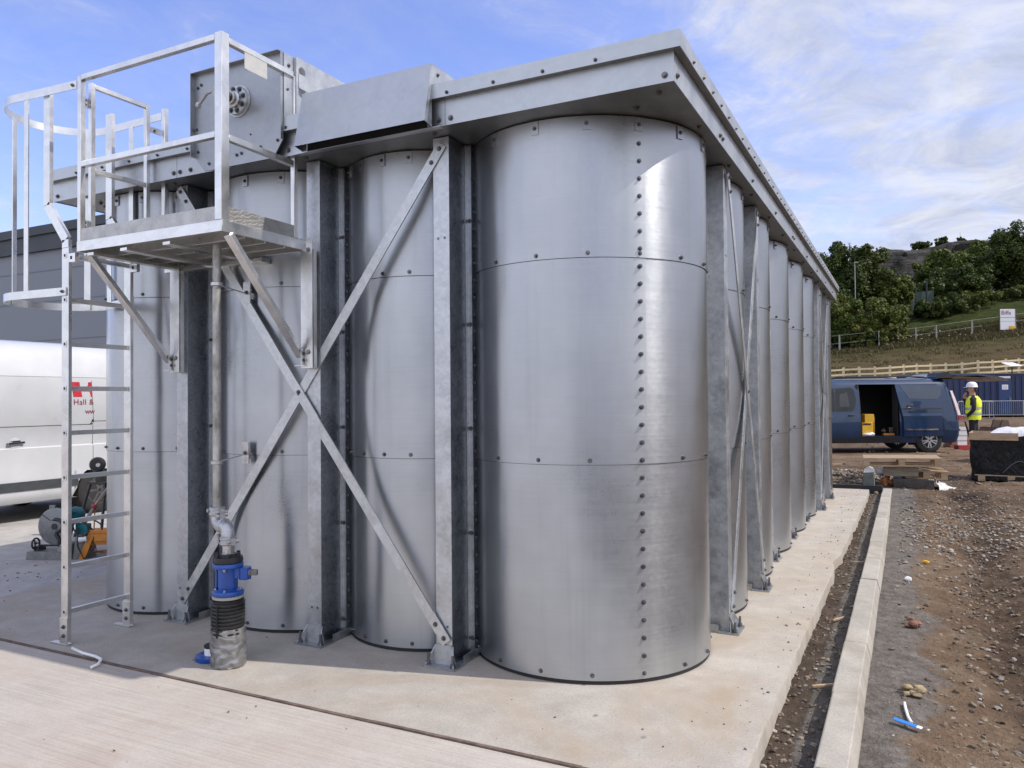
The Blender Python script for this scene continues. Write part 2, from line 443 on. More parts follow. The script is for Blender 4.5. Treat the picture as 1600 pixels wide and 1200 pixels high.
    def build(s, name, mats, parent=None, local=False, smooth=40, bev=0., recalc=True):
        if not isinstance(mats, (list, tuple)): mats = [mats]
        off = V((0, 0, 0))
        if parent is not None and not local:
            q = parent
            while q is not None: off += q.location; q = q.parent
        me = bpy.data.meshes.new(name)
        me.from_pydata([tuple(p - off) for p in s.v], [], s.f)
        for m in mats: me.materials.append(m)
        me.polygons.foreach_set('material_index', s.m)
        if recalc or bev:
            bm = bmesh.new(); bm.from_mesh(me)
            if recalc: bmesh.ops.recalc_face_normals(bm, faces=bm.faces)
            if bev:
                ed = [e for e in bm.edges if e.is_manifold and e.calc_face_angle(0) > R(50)]
                bmesh.ops.bevel(bm, geom=ed, offset=bev, segments=1, affect='EDGES', profile=.5)
            bm.to_mesh(me); bm.free()
        if smooth:
            me.polygons.foreach_set('use_smooth', [True] * len(me.polygons))
            me.set_sharp_from_angle(angle=R(smooth))
        me.update()
        o = bpy.data.objects.new(name, me); COL.objects.link(o)
        if parent is not None: o.parent = parent
        return o
def tag(o, label=None, cat=None, group=None, kind=None):
    for k, v in (('label', label), ('category', cat), ('group', group), ('kind', kind)):
        if v: o[k] = v
    return o
def thing(name, label, cat, loc=(0, 0, 0), rz=0., group=None):
    o = bpy.data.objects.new(name, None); COL.objects.link(o)
    o.empty_display_size = .3
    o.location = loc; o.rotation_euler = (0, 0, rz)
    return tag(o, label, cat, group)
def copy_tree(o, parent=None):
    c = o.copy(); COL.objects.link(c)
    if parent is not None: c.parent = parent
    for ch in list(o.children): copy_tree(ch, c)
    return c
def text_part(name, body, size, origin, right, up, mat, parent, depth=.002, local=False, font_scale=1.):
    cu = bpy.data.curves.new('text_curve', 'FONT'); cu.body = body; cu.size = size; cu.extrude = 0
    cu.space_character = font_scale
    t = bpy.data.objects.new('text_tmp', cu); COL.objects.link(t)
    dg = bpy.context.evaluated_depsgraph_get()
    me = bpy.data.meshes.new_from_object(t.evaluated_get(dg))
    bpy.data.objects.remove(t)
    right, up = V(right).normalized(), V(up).normalized(); nn = right.cross(up)
    mb = MB()
    for v in me.vertices: mb.P(V(origin) + right * v.co.x + up * v.co.y + nn * depth)
    for p in me.polygons: mb.face(list(p.vertices))
    bpy.data.meshes.remove(me)
    return mb.build(name, mat, parent, local=local, smooth=0, recalc=False)

# view-aligned site frame for what lies beyond the building (metres right of / ahead of the yard corner)
RT = V((.8919, .4522, 0)).normalized(); FW = V((-.4520, .8918, 0)).normalized()
ROT = math.atan2(RT.y, RT.x)
def F(l, d, z=0.): return RT * l + FW * d + V((0, 0, z))

# ------------------------------------------------------------------ camera, sun, sky
cam_d = bpy.data.cameras.new('camera'); cam = bpy.data.objects.new('camera', cam_d); COL.objects.link(cam)
cam_d.sensor_width = 36; cam_d.lens = 36 * 1215 / 1600; cam_d.clip_end = 6000; cam_d.clip_start = .05
rx = V((.89189363, .45215896, -.00883309)); dn = V((-.01659976, .01321244, -.99977491)); fw = V((-.45194048, .89183951, .01928982))
mw = Matrix((( rx.x, -dn.x, -fw.x, 0), (rx.y, -dn.y, -fw.y, 0), (rx.z, -dn.z, -fw.z, 1.5), (0, 0, 0, 1)))
cam.matrix_world = mw
sc.camera = cam

SUN_EL = R(47); SUN_AZ = math.atan2(1, .25)      # measured from +Y towards +X
sd = V((math.sin(SUN_AZ) * math.cos(SUN_EL), math.cos(SUN_AZ) * math.cos(SUN_EL), math.sin(SUN_EL)))
sl = bpy.data.lights.new('sun', 'SUN'); sl.energy = 3.3; sl.angle = R(.55); sl.color = (1., .94, .86)
so = bpy.data.objects.new('sun', sl); COL.objects.link(so)
so.rotation_euler = sd.to_track_quat('Z', 'Y').to_euler(); so.location = (20, 5, 30)

w = bpy.data.worlds.new('World'); sc.world = w; w.use_nodes = True
nt = w.node_tree; bg = nt.nodes['Background']
sky = N(nt, 'ShaderNodeTexSky', sky_type='NISHITA'); sky.sun_disc = False
sky.sun_elevation = SUN_EL; sky.sun_rotation = SUN_AZ; sky.air_density = 1.; sky.dust_density = 1.2; sky.ozone_density = 2.0
tc = N(nt, 'ShaderNodeTexCoord')
sx = N(nt, 'ShaderNodeSeparateXYZ'); nt.links.new(tc.outputs['Generated'], sx.inputs[0])
# project the view direction on a high flat cloud layer
zz = N(nt, 'ShaderNodeMath', operation='MAXIMUM'); nt.links.new(sx.outputs['Z'], zz.inputs[0]); zz.inputs[1].default_value = .0
za = N(nt, 'ShaderNodeMath', operation='ADD'); nt.links.new(zz.outputs[0], za.inputs[0]); za.inputs[1].default_value = .14
dx = N(nt, 'ShaderNodeMath', operation='DIVIDE'); nt.links.new(sx.outputs['X'], dx.inputs[0]); nt.links.new(za.outputs[0], dx.inputs[1])
dy = N(nt, 'ShaderNodeMath', operation='DIVIDE'); nt.links.new(sx.outputs['Y'], dy.inputs[0]); nt.links.new(za.outputs[0], dy.inputs[1])
cv = N(nt, 'ShaderNodeCombineXYZ'); nt.links.new(dx.outputs[0], cv.inputs[0]); nt.links.new(dy.outputs[0], cv.inputs[1])
def wn(scale, detail, rough, dist, mp=(1, 1, 1), loc=(0, 0, 0), rot=0):
    m_ = N(nt, 'ShaderNodeMapping'); m_.inputs['Scale'].default_value = mp; m_.inputs['Location'].default_value = loc
    m_.inputs['Rotation'].default_value = (0, 0, rot)
    nt.links.new(cv.outputs[0], m_.inputs['Vector'])
    return noise(nt, m_.outputs[0], scale, detail, rough, dist)
cl1 = wn(1.1, 9, .62, .5, (1, .6, 1), (3.1, 1.7, 0), R(25))
cl2 = wn(4.2, 10, .68, .6, (1, .75, 1), (.4, 8.1, 0), R(-15))
mxa = N(nt, 'ShaderNodeMix', data_type='FLOAT'); mxa.inputs[0].default_value = .46
nt.links.new(cl1, mxa.inputs[2]); nt.links.new(cl2, mxa.inputs[3])
# more cloud towards the right-hand (north-east) side of the sky
dotn = N(nt, 'ShaderNodeVectorMath', operation='DOT_PRODUCT'); nt.links.new(tc.outputs['Generated'], dotn.inputs[0])
dotn.inputs[1].default_value = (.80, .60, 0)
bia = N(nt, 'ShaderNodeMapRange'); nt.links.new(dotn.outputs['Value'], bia.inputs[0])
bia.inputs[1].default_value = .12; bia.inputs[2].default_value = .62; bia.inputs[3].default_value = -.085; bia.inputs[4].default_value = .13
by_ = N(nt, 'ShaderNodeMapRange'); nt.links.new(sx.outputs['Y'], by_.inputs[0])       # unseen cloud added behind the camera for neutral fill
by_.inputs[1].default_value = .15; by_.inputs[2].default_value = -.5; by_.inputs[3].default_value = 0.; by_.inputs[4].default_value = .17
ad0 = N(nt, 'ShaderNodeMath', operation='ADD'); nt.links.new(bia.outputs[0], ad0.inputs[0]); nt.links.new(by_.outputs[0], ad0.inputs[1])
hz = N(nt, 'ShaderNodeMapRange'); nt.links.new(zz.outputs[0], hz.inputs[0]); hz.inputs[1].default_value = .0; hz.inputs[2].default_value = .3; hz.inputs[3].default_value = .12; hz.inputs[4].default_value = 0.
ad1 = N(nt, 'ShaderNodeMath', operation='ADD'); nt.links.new(ad0.outputs[0], ad1.inputs[0]); nt.links.new(hz.outputs[0], ad1.inputs[1]); ad0 = ad1
adb = N(nt, 'ShaderNodeMath', operation='ADD'); nt.links.new(mxa.outputs[0], adb.inputs[0]); nt.links.new(ad0.outputs[0], adb.inputs[1])
cm = ramp(nt, adb.outputs[0], [(.35, 0.), (.45, .12), (.515, .36), (.575, .74), (.65, .94)])
ccol = ramp(nt, wn(3.4, 8, .66, .5, loc=(5, 2, 0)), [(.34, (3.0, 3.3, 4.2)), (.62, (4.75, 4.85, 5.2))])
tint = mixc(nt, 1., sky.outputs[0], (1.15, 1.07, 1.42), 'MULTIPLY')
gain = N(nt, 'ShaderNodeMapRange'); nt.links.new(by_.outputs[0], gain.inputs[0])      # added cloud behind is brightened to lift the fill
gain.inputs[1].default_value = 0; gain.inputs[2].default_value = .17; gain.inputs[3].default_value = .92; gain.inputs[4].default_value = 1.6
gv = N(nt, 'ShaderNodeVectorMath', operation='SCALE'); nt.links.new(ccol, gv.inputs[0]); nt.links.new(gain.outputs[0], gv.inputs['Scale'])
skc = mixc(nt, cm, tint, gv.outputs[0])
nt.links.new(skc, bg.inputs['Color']); bg.inputs['Strength'].default_value = .145

sc.view_settings.view_transform = 'Standard'; sc.view_settings.look = 'None'
sc.view_settings.exposure = .4; sc.view_settings.gamma = 1; sc.view_settings.use_curve_mapping = False
sc.cycles.use_denoising = True
sc.cycles.max_bounces = 8; sc.cycles.glossy_bounces = 5; sc.cycles.diffuse_bounces = 4
sc.cycles.sample_clamp_indirect = 6

# ------------------------------------------------------------------ tank building
bld = thing('tank_building', 'long galvanised steel building of round bulging tanks under a flat bolted roof', 'tank building', (-3.3, 8.4, 0))
ZT = 2.995
Z_RING = (1.15, 2.245)
def arc_pts(c, r, a0, a1, n):
    return [(c[0] + r * math.cos(a0 + (a1 - a0) * k / n), c[1] + r * math.sin(a0 + (a1 - a0) * k / n)) for k in range(n + 1)]
def sheet(mb, c, r, a0, a1, z0, z1, n=40, t=.004):
    o = arc_pts(c, r, a0, a1, n); i = arc_pts(c, r - t, a0, a1, n)
    ob = [mb.P((*p, z0)) for p in o]; ot = [mb.P((*p, z1)) for p in o]
    ib = [mb.P((*p, z0)) for p in i]; it = [mb.P((*p, z1)) for p in i]
    for k in range(n):
        mb.face([ob[k], ob[k + 1], ot[k + 1], ot[k]]); mb.face([ib[k + 1], ib[k], it[k], it[k + 1]])
        mb.face([ot[k], ot[k + 1], it[k + 1], it[k]]); mb.face([ob[k + 1], ob[k], ib[k], ib[k + 1]])
    mb.face([ob[0], ot[0], it[0], ib[0]]); mb.face([ob[n], ib[n], it[n], ot[n]])
def shell(c, r, a0, a1, seams=(), boff=None, bstep=22.5, det=True, n=40):
    """bays of three lapped courses, bolts along laps and foot, optional vertical lap seams (angles)"""
    mb = MB()
    cuts = [a0] + list(seams) + [a1]
    for ci, (z0, z1) in enumerate(((.022, Z_RING[0]), (Z_RING[0] - .045, Z_RING[1]), (Z_RING[1] - .045, ZT))):
        for k in range(len(cuts) - 1):
            b0 = cuts[k]; b1 = cuts[k + 1] + (.045 if k < len(cuts) - 2 else 0)
            rr = r + .0045 * ci + (.0022 if (k == 0 and seams) else 0)
            sheet(mb, c, rr, b0, b1, z0 if ci == 0 else z0 + .045, z1 if ci == 2 else z1, n)
    mb.mi = 1
    sheet(mb, c, r - .003, a0, a1, .002, .0215, n)              # black sealant line at the foot
    sheet(mb, c, r + .004, a0, a1, ZT + .0005, ZT + .009, n)
    for ci, zr in enumerate(Z_RING): sheet(mb, c, r + .0046 * ci + .0037, a0, a1, zr - .0024, zr + .0004, n, .006)
    if boff is None: boff = (a0 + a1) / 2
    st = R(bstep); ks = range(-int((boff - a0) / st), int((a1 - boff) / st) + 1)
    if det:
        for kk in ks:
            a = boff + kk * st
            d = V((math.cos(a), math.sin(a), 0))
            for zr, e in ((.05, 0), (Z_RING[0] + .022, .0045), (Z_RING[1] + .022, .009)):
                mb.bolt(V((c[0], c[1], zr)) + d * (r + e), d, .0105, .012, 2)
            if boff + kk * st - a0 > R(9) and a1 - boff - kk * st > R(9):
                t = V((-d.y, d.x, 0)); p = V((c[0], c[1], 2.955)) + d * (r + .013)
                mb.mi = 0
                mb.hexa([p - t * .022 - d * .003 + V((0, 0, -.035)), p + t * .022 - d * .003 + V((0, 0, -.035)), p + t * .022 + d * .003 + V((0, 0, -.035)), p - t * .022 + d * .003 + V((0, 0, -.035)),
                         p - t * .022 - d * .003 + V((0, 0, .035)), p + t * .022 - d * .003 + V((0, 0, .035)), p + t * .022 + d * .003 + V((0, 0, .035)), p - t * .022 + d * .003 + V((0, 0, .035))])
                mb.bolt(p + d * .003, d, .0095, .01, 2)
        for a in seams:
            d = V((math.cos(a), math.sin(a), 0)); z = .05 + .092
            while z < 2.9:
                mb.bolt(V((c[0], c[1], z)) + d * (r + .012 - (.006 if z < 1.15 else 0)), d, .0105, .012, 2); z += .0935
    return mb.build('tank_shell', [M['sheet'], M['seal'], M['bolt']], bld, smooth=25, recalc=True)

JX = -1.27; JY = 4.015
FC = {'A': -2.348, 'B': -3.288, 'C': -4.458}
RC = [5.12, 6.33, 7.50, 8.75, 10.0, 11.06, 12.32]
def chord_arc(p0, p1, sag, side):
    c0 = (V((*p0, 0)) + V((*p1, 0))) / 2; h = (V((*p1, 0)) - V((*p0, 0))).length / 2
    r = (h * h + sag * sag) / (2 * sag); c = c0 - V((*side, 0)) * (r - sag)
    a0 = math.atan2(p0[1] - c.y, p0[0] - c.x); a1 = math.atan2(p1[1] - c.y, p1[0] - c.x)
    if a1 < a0: a1 += 2 * PI
    return (c.x, c.y), r, a0, a1
hj = .075
s1 = shell((-1.75, 4.5), .712, R(222.5), R(412), (R(314),), R(314), n=44)
c, r, a0, a1 = chord_arc((FC['B'] + hj, JY), (FC['A'] - hj, JY), .165, (0, -1)); shell(c, r, a0, a1, (), None, 18)
c, r, a0, a1 = chord_arc((FC['C'] + hj, JY), (FC['B'] - hj, JY), .235, (0, -1)); shell(c, r, a0, a1)
shell((-5.0, 4.275), .565, R(90), R(331.5), (), R(288), 24)
for k in range(6):
    c, r, a0, a1 = chord_arc((JX, RC[k] + hj), (JX, RC[k + 1] - hj), .228, (1, 0)); shell(c, r, a0, a1, (), None, 24, n=28)
shell((-1.75, 12.93), .715, R(-47), R(130), (), R(10), 24, n=28)

def wall_xf(origin, front):
    o = V(origin)
    return (lambda p: V((o.x + p.x, o.y - p.y, p.z))) if front else (lambda p: V((o.x + p.y, o.y + p.x, p.z)))
def column(origin, front, D=.24):
    xf = wall_xf(origin, front)
    mb = MB(); mb.xf = xf
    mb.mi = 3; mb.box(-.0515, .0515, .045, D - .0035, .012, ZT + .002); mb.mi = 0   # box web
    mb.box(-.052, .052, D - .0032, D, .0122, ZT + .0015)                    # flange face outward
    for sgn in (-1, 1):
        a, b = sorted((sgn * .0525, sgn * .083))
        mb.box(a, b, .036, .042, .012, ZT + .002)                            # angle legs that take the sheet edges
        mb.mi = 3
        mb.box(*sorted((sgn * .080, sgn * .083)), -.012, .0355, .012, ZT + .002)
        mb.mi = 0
        mb.box(*sorted((sgn * .0525, sgn * .056)), .0425, .062, .05, ZT + .001)
    mb.mi = 0
    for sgn in (-1, 1):
        z = .09
        while z < 2.9:
            mb.mi = 2
            p = xf(V((sgn * .083, .022, z))); q = xf(V((sgn * .083 + sgn * .1, .022 + .05, z))) - p
            x, mb.xf = mb.xf, None
            mb.bolt(p, q, .0085, .012, 2)
            mb.xf = x
            z += .1005
        for z in (.11, .72, 1.33, 1.94, 2.55):
            p = xf(V((sgn * .07, .042, z))); q = xf(V((sgn * .07, .142, z))) - p
            x, mb.xf = mb.xf, None
            mb.bolt(p, q, .0115, .012, 2)
            mb.xf = x
    mb.mi = 1; mb.box(-.10, .10, -.06, .05, ZT + .0025, ZT + .008)  # dark filler plate added to stop light leaking in under the soffit
    mb.mi = 2                                                               # open bolt holes in the flange
    for z in (2.42, .22):
        for u in (-.022, .022):
            p = xf(V((u, D + .0002, z))); q = xf(V((u, D + .1, z))) - p
            x, mb.xf = mb.xf, None
            mb.cyl(p - q.normalized() * .002, p + q.normalized() * .0008, .008, 10); mb.xf = x
    post = mb.build('column', [M['hot'], M['seal'], M['bolt'], M['web'] if front else M['hot_dim']], bld, smooth=30)  # slot 1 (seal) colours the dark filler plate added against the light leak
    mb = MB(); mb.xf = xf
    E = D + .068
    mb.box(-.105, .105, D - .06, E, 0.001, .0115)                             # anchor plate
    mb.hexa([(-.085, D + .012, .0117), (.085, D + .012, .0117), (.085, D + .018, .0117), (-.085, D + .018, .0117),
             (-.05, D + .001, .118), (.05, D + .001, .118), (.05, D + .007, .118), (-.05, D + .007, .118)])       # sloped shoe plate
    for sgn in (-1, 1):
        mb.extrude([(sgn * .054, D + .0005, .0117), (sgn * .054, D + .0005, .113), (sgn * .088, E - .01, .0117)], (sgn * .006, 0, 0))
        a, b = sorted((sgn * .0535, sgn * .094))
        mb.box(a, b, .0, D - .061, .001, .012); mb.box(*sorted((sgn * .088, sgn * .094)), .0, D - .061, .0122, .05)
        mb.mi = 1
        for v_ in (.05, .11):
            mb.cyl((sgn * .072, v_, .012), (sgn * .072, v_, .034), .009, 6)
        vy_ = D + .042
        mb.cyl((sgn * .080, vy_, .0117), (sgn * .080, vy_, .016), .018, 12)
        mb.cyl((sgn * .080, vy_, .0162), (sgn * .080, vy_, .032), .0135, 6)
        mb.cyl((sgn * .080, vy_, .032), (sgn * .080, vy_, .075), .0075, 8)
        mb.mi = 0
    mb.build('base_plate', [M['hot_dim'], M['bolt']], post, smooth=0)
for k in 'CBA': column((FC[k], 4.0, 0), True)
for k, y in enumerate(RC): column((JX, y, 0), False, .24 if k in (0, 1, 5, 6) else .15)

def flat_brace(p0, p1, nrm, off, wid=.062):
    p0, p1, nrm = V(p0) + V(nrm) * off, V(p1) + V(nrm) * off, V(nrm)
    mb = MB(); mb.bar(p0, p1, wid, .008, nrm)
    d = (p1 - p0).normalized()
    for t in (.03, .12): mb.bolt(p0 + d * t + nrm * .004, nrm, .012, .012, 1); mb.bolt(p1 - d * t + nrm * .004, nrm, .012, .012, 1)
    mb.bolt((p0 + p1) / 2 + nrm * .004, nrm, .012, .012, 1)
    return mb.build('brace', [M['brace'], M['bolt']], bld)
fy = 4.0 - .24
flat_brace((-4.462, fy, .13), (-2.335, fy, 2.955), (0, -1, 0), .006)
flat_brace((-2.322, fy, .135), (-4.470, fy, 2.975), (0, -1, 0), .016)
fx = JX + .24
for ya, yb in ((RC[0] + .02, RC[1] + .02), (RC[5], RC[6])):
    flat_brace((fx, ya, .12), (fx, yb, 2.96), (1, 0, 0), .006)
    flat_brace((fx, yb, .12), (fx, ya, 2.96), (1, 0, 0), .016)

# roof: soffit, lower fascia (two faces seen), overlapping cap
X0, X1, Y0, Y1 = -5.655, -.955, 3.61, 13.2
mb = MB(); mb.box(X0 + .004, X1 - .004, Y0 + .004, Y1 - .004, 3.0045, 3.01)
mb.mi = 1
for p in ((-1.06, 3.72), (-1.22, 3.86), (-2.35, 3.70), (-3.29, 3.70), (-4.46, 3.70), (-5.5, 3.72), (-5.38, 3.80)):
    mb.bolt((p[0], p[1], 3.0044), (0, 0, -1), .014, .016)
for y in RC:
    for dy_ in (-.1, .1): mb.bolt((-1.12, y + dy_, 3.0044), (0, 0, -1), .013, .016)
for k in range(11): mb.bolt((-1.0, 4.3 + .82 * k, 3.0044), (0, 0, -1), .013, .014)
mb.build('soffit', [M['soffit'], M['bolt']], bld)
mb = MB(); zf0, zf1 = 3.0, 3.175
mb.box(X0, X1, Y0, Y0 + .0035, zf0, zf1); mb.box(X1 - .0035, X1, Y0 + .0037, Y1, zf0, zf1); mb.box(X0, X0 + .0035, Y0 + .0037, Y1, zf0, zf1)
mb.box(X0 + .0037, X1 - .0037, Y1 - .0035, Y1, zf0, zf1)
mb.mi = 1
for x in (-1.0, -2.19, -2.265, -3.35, -4.2, -4.3, -4.36, -5.6):
    mb.bolt((x, Y0, zf0 + .035), (0, -1, 0), .0135, .012)
for y in (3.66, 4.62, 4.69, 5.7, 6.8, 7.9, 8.0, 9.1, 10.2, 11.3, 12.4): mb.bolt((X1, y, zf0 + .04), (1, 0, 0), .0125, .012)
mb.mi = 2
for x in (-2.225, -4.33): mb.box(x - .0012, x + .0012, Y0 - .0005, Y0 + .001, zf0, zf1)
for y in (4.655, 7.95): mb.box(X1 - .001, X1 + .0005, y - .0012, y + .0012, zf0, zf1)
mb.build('fascia', [M['flat'], M['bolt'], M['seal']], bld)
mb = MB(); e = .04; zc0, zc1 = 3.142, 3.222
a0_, a1_, b0_, b1_ = X0 - e, X1 + e, Y0 - e, Y1 + e
mb.box(a0_, a1_, b0_, b1_, 3.20, zc1)                                # deck
mb.box(a0_, a1_, b0_, b0_ + .004, zc0, 3.1998); mb.box(a1_ - .004, a1_, b0_ + .0042, b1_, zc0, 3.1998); mb.box(a0_, a0_ + .004, b0_ + .0042, b1_, zc0, 3.1998)
mb.mi = 2; mb.box(a0_ + .0042, a1_ - .0042, b0_ + .0042, Y0 - .001, zc0 + .0005, zc0 + .004)  # cap underside drawn dark, its shadow put into the colour
mb.box(X1 + .001, a1_ - .0042, Y0, b1_, zc0 + .0005, zc0 + .004); mb.box(a0_ + .0042, X0 - .001, Y0, b1_, zc0 + .0005, zc0 + .004)
mb.mi = 0; mb.box(a0_ - .002, a0_ + .1, b0_ - .002, b0_, zc0 - .001, zc1 + .001); mb.box(a1_ - .16, a1_ + .0022, b0_ - .002, b0_, zc0 - .001, zc1 + .0012)
mb.box(a1_, a1_ + .002, b0_, b0_ + .22, zc0 - .001, zc1 + .0012)
mb.mi = 1
x = a1_ - .42
while x > a0_ + .1: mb.bolt((x, b0_, zc0 + .02), (0, -1, 0), .0085, .011); x -= .285
y = b0_ + .26
while y < b1_: mb.bolt((a1_, y, zc0 + .02), (1, 0, 0), .0075, .008); y += .215
mb.build('roof_cap', [M['flat'], M['bolt'], M['soffit']], bld)

# sheet hood over the inlet on the front eaves
hx0, hx1 = -3.20, -2.285
mb = MB(); t = .003
def quadsheet(a, b, c_, d, n_, th=.003): mb.extrude([a, b, c_, d], V(n_).normalized() * th)
yb_, yt_ = 3.495, 3.566
quadsheet((hx0, yb_, 3.003), (hx1, yb_, 3.003), (hx1, yt_, 3.338), (hx0, yt_, 3.338), (0, 1, .2))
for x, sg in ((hx1, -1), (hx0, 1)):
    mb.extrude([(x, yb_ + .0035, 3.0035), (x, 3.57, 2.99), (x, 3.57, 3.337), (x, yt_ + .0035, 3.337)], (sg * .003, 0, 0))
    mb.extrude([(x, 3.5705, 3.2225), (x, 4.05, 3.2225), (x, 4.05, 3.337), (x, 3.5705, 3.337)], (sg * .003, 0, 0))
    mb.extrude([(x + sg * .0032, 3.5705, 2.992), (x + sg * .03, 3.5705, 2.992), (x + sg * .03, 3.5705, 3.14), (x + sg * .0032, 3.5705, 3.14)], (0, -.002, 0))
mb.box(hx0, hx1, yt_ + .004, 4.05, 3.3375, 3.3405)
mb.box(hx0 - .05, hx1 + .05, 3.571, 3.609, 2.985, 2.99)
mb.mi = 1
mb.bolt((hx1, 3.63, 3.295), (1, 0, 0), .0095, .01); mb.bolt((hx1 - .02, 3.5685, 3.02), (0, -1, 0), .01, .01)
mb.box(hx0 + .004, hx1 - .004, 3.572, 3.6075, 2.9905, 3.13) if False else None
mb.mi = 2
mb.box(hx0 + .02, hx1 - .034, 3.585, 3.606, 2.9905, 3.135)
mb.build('hood', [M['flat'], M['bolt'], M['dark']], bld)

# ------------------------------------------------------------------ drive housing on the roof edge
dh = thing('drive_housing', 'grey steel drive box with a bolted round bearing, standing on the roof edge', 'machine housing', (-3.73, 3.6, 3.0))
x0, x1, z0, z1, yp, yr = -4.105, -3.352, 3.0, 3.628, 3.562, 3.525
mb = MB()
mb.extrude([(x0 + .09, yp, z0 - .012), (x1 - .075, yp, z0 - .012), (x1, yp, z0 + .09), (x1, yp, z1), (x0, yp, z1), (x0, yp, z0 + .085)], (0, .006, 0))
mb.box(x0 - .001, x0 + .003, yr, yp - .001, z0 + .085, z1 + .001); mb.box(x1 - .003, x1 + .001, yr + .02, yp - .001, z0 + .09, z1)
mb.box(x0 + .0032, x1 - .0032, yr, yp - .001, z1 - .003, z1 + .001)
mb.mi = 1
for p in ((x0 + .03, z1 - .09), (x0 + .06, z1 - .075), (x0 + .02, z1 - .36), (x0 + .03, z0 + .12), (x0 + .13, z0 + .03), (x1 - .18, z0 + .07), (x1 - .34, z0 + .055), (x1 - .38, z0 + .05), (x1 - .04, z0 + .09), (x1 - .3, z1 - .04)):
    mb.bolt((p[0], yp, p[1]), (0, -1, 0), .0095, .01)
mb.build('front_panel', [galv('drive_panel_steel', (.30, .315, .33), (.40, .415, .435), .42, 14, .9, .04), M['bolt']], dh)
mb = MB()
mb.box(x0 + .02, x1 + .03, 3.651, 4.75, 3.2225, z1 - .004)
mb.box(x0 + .02, x1 + .006, yp + .007, 3.6505, 3.2225, z1 - .004)
mb.box(x1 - .0, x1 + .15, 3.566, 3.568, 3.14, 3.23)
mb.mi = 1
mb.bolt((x1 + .006, 3.61, z1 - .07), (1, 0, 0), .011, .01); mb.bolt((x1 + .006, 3.60, z1 - .22), (1, 0, 0), .007, .008); mb.bolt((x1 + .02, 3.566, 3.16), (0, -1, 0), .009, .01)
for zc in (3.545, 3.415): mb.cyl((x1 + .029, 3.70, zc), (x1 + .0315, 3.70, zc), .03, 20)
mb.box(x1 + .029, x1 + .0312, 3.672, 3.728, 3.415, 3.545)
mb.mi = 0; mb.box(x1 + .0312, x1 + .034, 3.668, 3.75, 3.435, 3.525)
mb.build('body', [M['flat'], M['bolt']], dh)
bx, bz = -3.712, 3.385
mb = MB(); mb.lathe((bx, yp - .001, bz), [(.099, 0), (.099, .006), (.090, .0062), (.090, .026), (.087, .03), (.052, .032), (.052, .05), (.046, .056), (.039, .057), (.039, .075), (.032, .08)], 36, (0, -1, 0))
mb.mi = 1
for k in range(8):
    a = 2 * PI * (k + .3) / 8
    mb.bolt((bx + .070 * math.cos(a), yp - .032, bz + .070 * math.sin(a)), (0, -1, 0), .0145, .015)
mb.build('bearing_flange', [M['brace'], M['bolt']], dh)
mb = MB(); mb.lathe((bx, yp - .05, bz), [(.03, 0), (.03, .05), (.027, .052), (.027, .10), (.022, .102), (.022, .125)], 20, (0, -1, 0))
mb.build('drive_shaft', simple('brown_shaft', (.09, .07, .055), .45, .7, .3, 30), dh)
mb = MB(); mb.lathe((bx, yp - .155, bz + .004), [(.036, 0), (.036, .03)], 14, (0, -1, 0)); mb.bar((bx - .03, yp - .17, bz + .02), (bx + .03, yp - .17, bz + .05), .02, .02)
mb.tube([(bx, yp - .17, bz + .02), (bx - .07, yp - .19, bz + .0), (bx - .16, yp - .17, bz - .045)], .011, 8); mb.ball((bx - .165, yp - .17, bz - .05), .02, 8)
mb.build('sensor_fitting', M['cast'], dh)

# ------------------------------------------------------------------ access platform with ladder and cage
ap = thing('access_platform', 'bare aluminium access platform with guard rails and a caged ladder', 'access platform', (-3.95, 3.4, 0))
PX0, PX1, PY0, PY1 = -4.575, -3.33, 3.07, 3.745
ZD = 2.50
mb = MB()
mb.box(PX0, PX1, PY0, PY0 + .006, 2.437, ZD); mb.box(PX1 - .006, PX1, PY0 + .0062, PY1, 2.437, ZD); mb.box(PX0, PX0 + .006, PY0 + .0062, PY1, 2.437, ZD)
mb.box(PX0 + .0062, PX1 - .0062, PY1 - .006, PY1, 2.437, ZD)
for yy in (3.24, 3.40, 3.56): mb.box(PX0 + .007, PX1 - .007, yy - .003, yy + .003, 2.425, ZD - .001)
for xx in (PX0 + .12, PX1 - .45, PX1 - .82): mb.box(xx - .03, xx + .03, PY0 + .007, PY1 - .007, 2.405, 2.424)
mb.box(PX0 + .0002, PX0 + .9, PY0 + .64, PY1 + .04, 2.395, 2.424)
fr = mb.build('deck_frame', M['alu'], ap, bev=.0012)
mb = MB(); mb.box(PX0 + .007, PX1 - .007, PY0 + .007, PY1 - .007, ZD - .0008, ZD + .004)
mb.build('deck_plate', M['checker'], ap)
mb = MB(); mb.box(PX0 + .03, PX1 - .03, PY0 + .004, PY0 + .009, ZD + .0005, ZD + .078); mb.build('kick_board', M['checker'], ap)
mb = MB(); mb.box(PX1 - .009, PX1 - .004, PY0 + .03, PY1 - .10, ZD + .0005, ZD + .078); mb.build('kick_board', M['checker'], ap)
ZP = 3.535
def post(x, y, z0_, z1_, s=.05, s2=None):
    mb = MB(); mb.box(x - s / 2, x + s / 2, y - (s2 or s) / 2, y + (s2 or s) / 2, z0_, z1_); return mb.build('guard_post', M['alu'], ap, bev=.003)
post(PX1 - .028, PY0 + .028, ZD + .001, ZP + .012, .056)
post(PX0 + .018, PY0 + .018, 2.46, ZP + .002, .034)
post(PX1 - .017, 3.655, ZD + .001, ZP - .03, .032)
post(PX0 + .018, 3.70, ZD + .001, ZP - .0, .034)
def rail(p0, p1, w_=.034, h_=.034, name='guard_rail'):
    mb = MB(); mb.bar(p0, p1, w_, h_); return mb.build(name, M['alu'], ap, bev=.002)
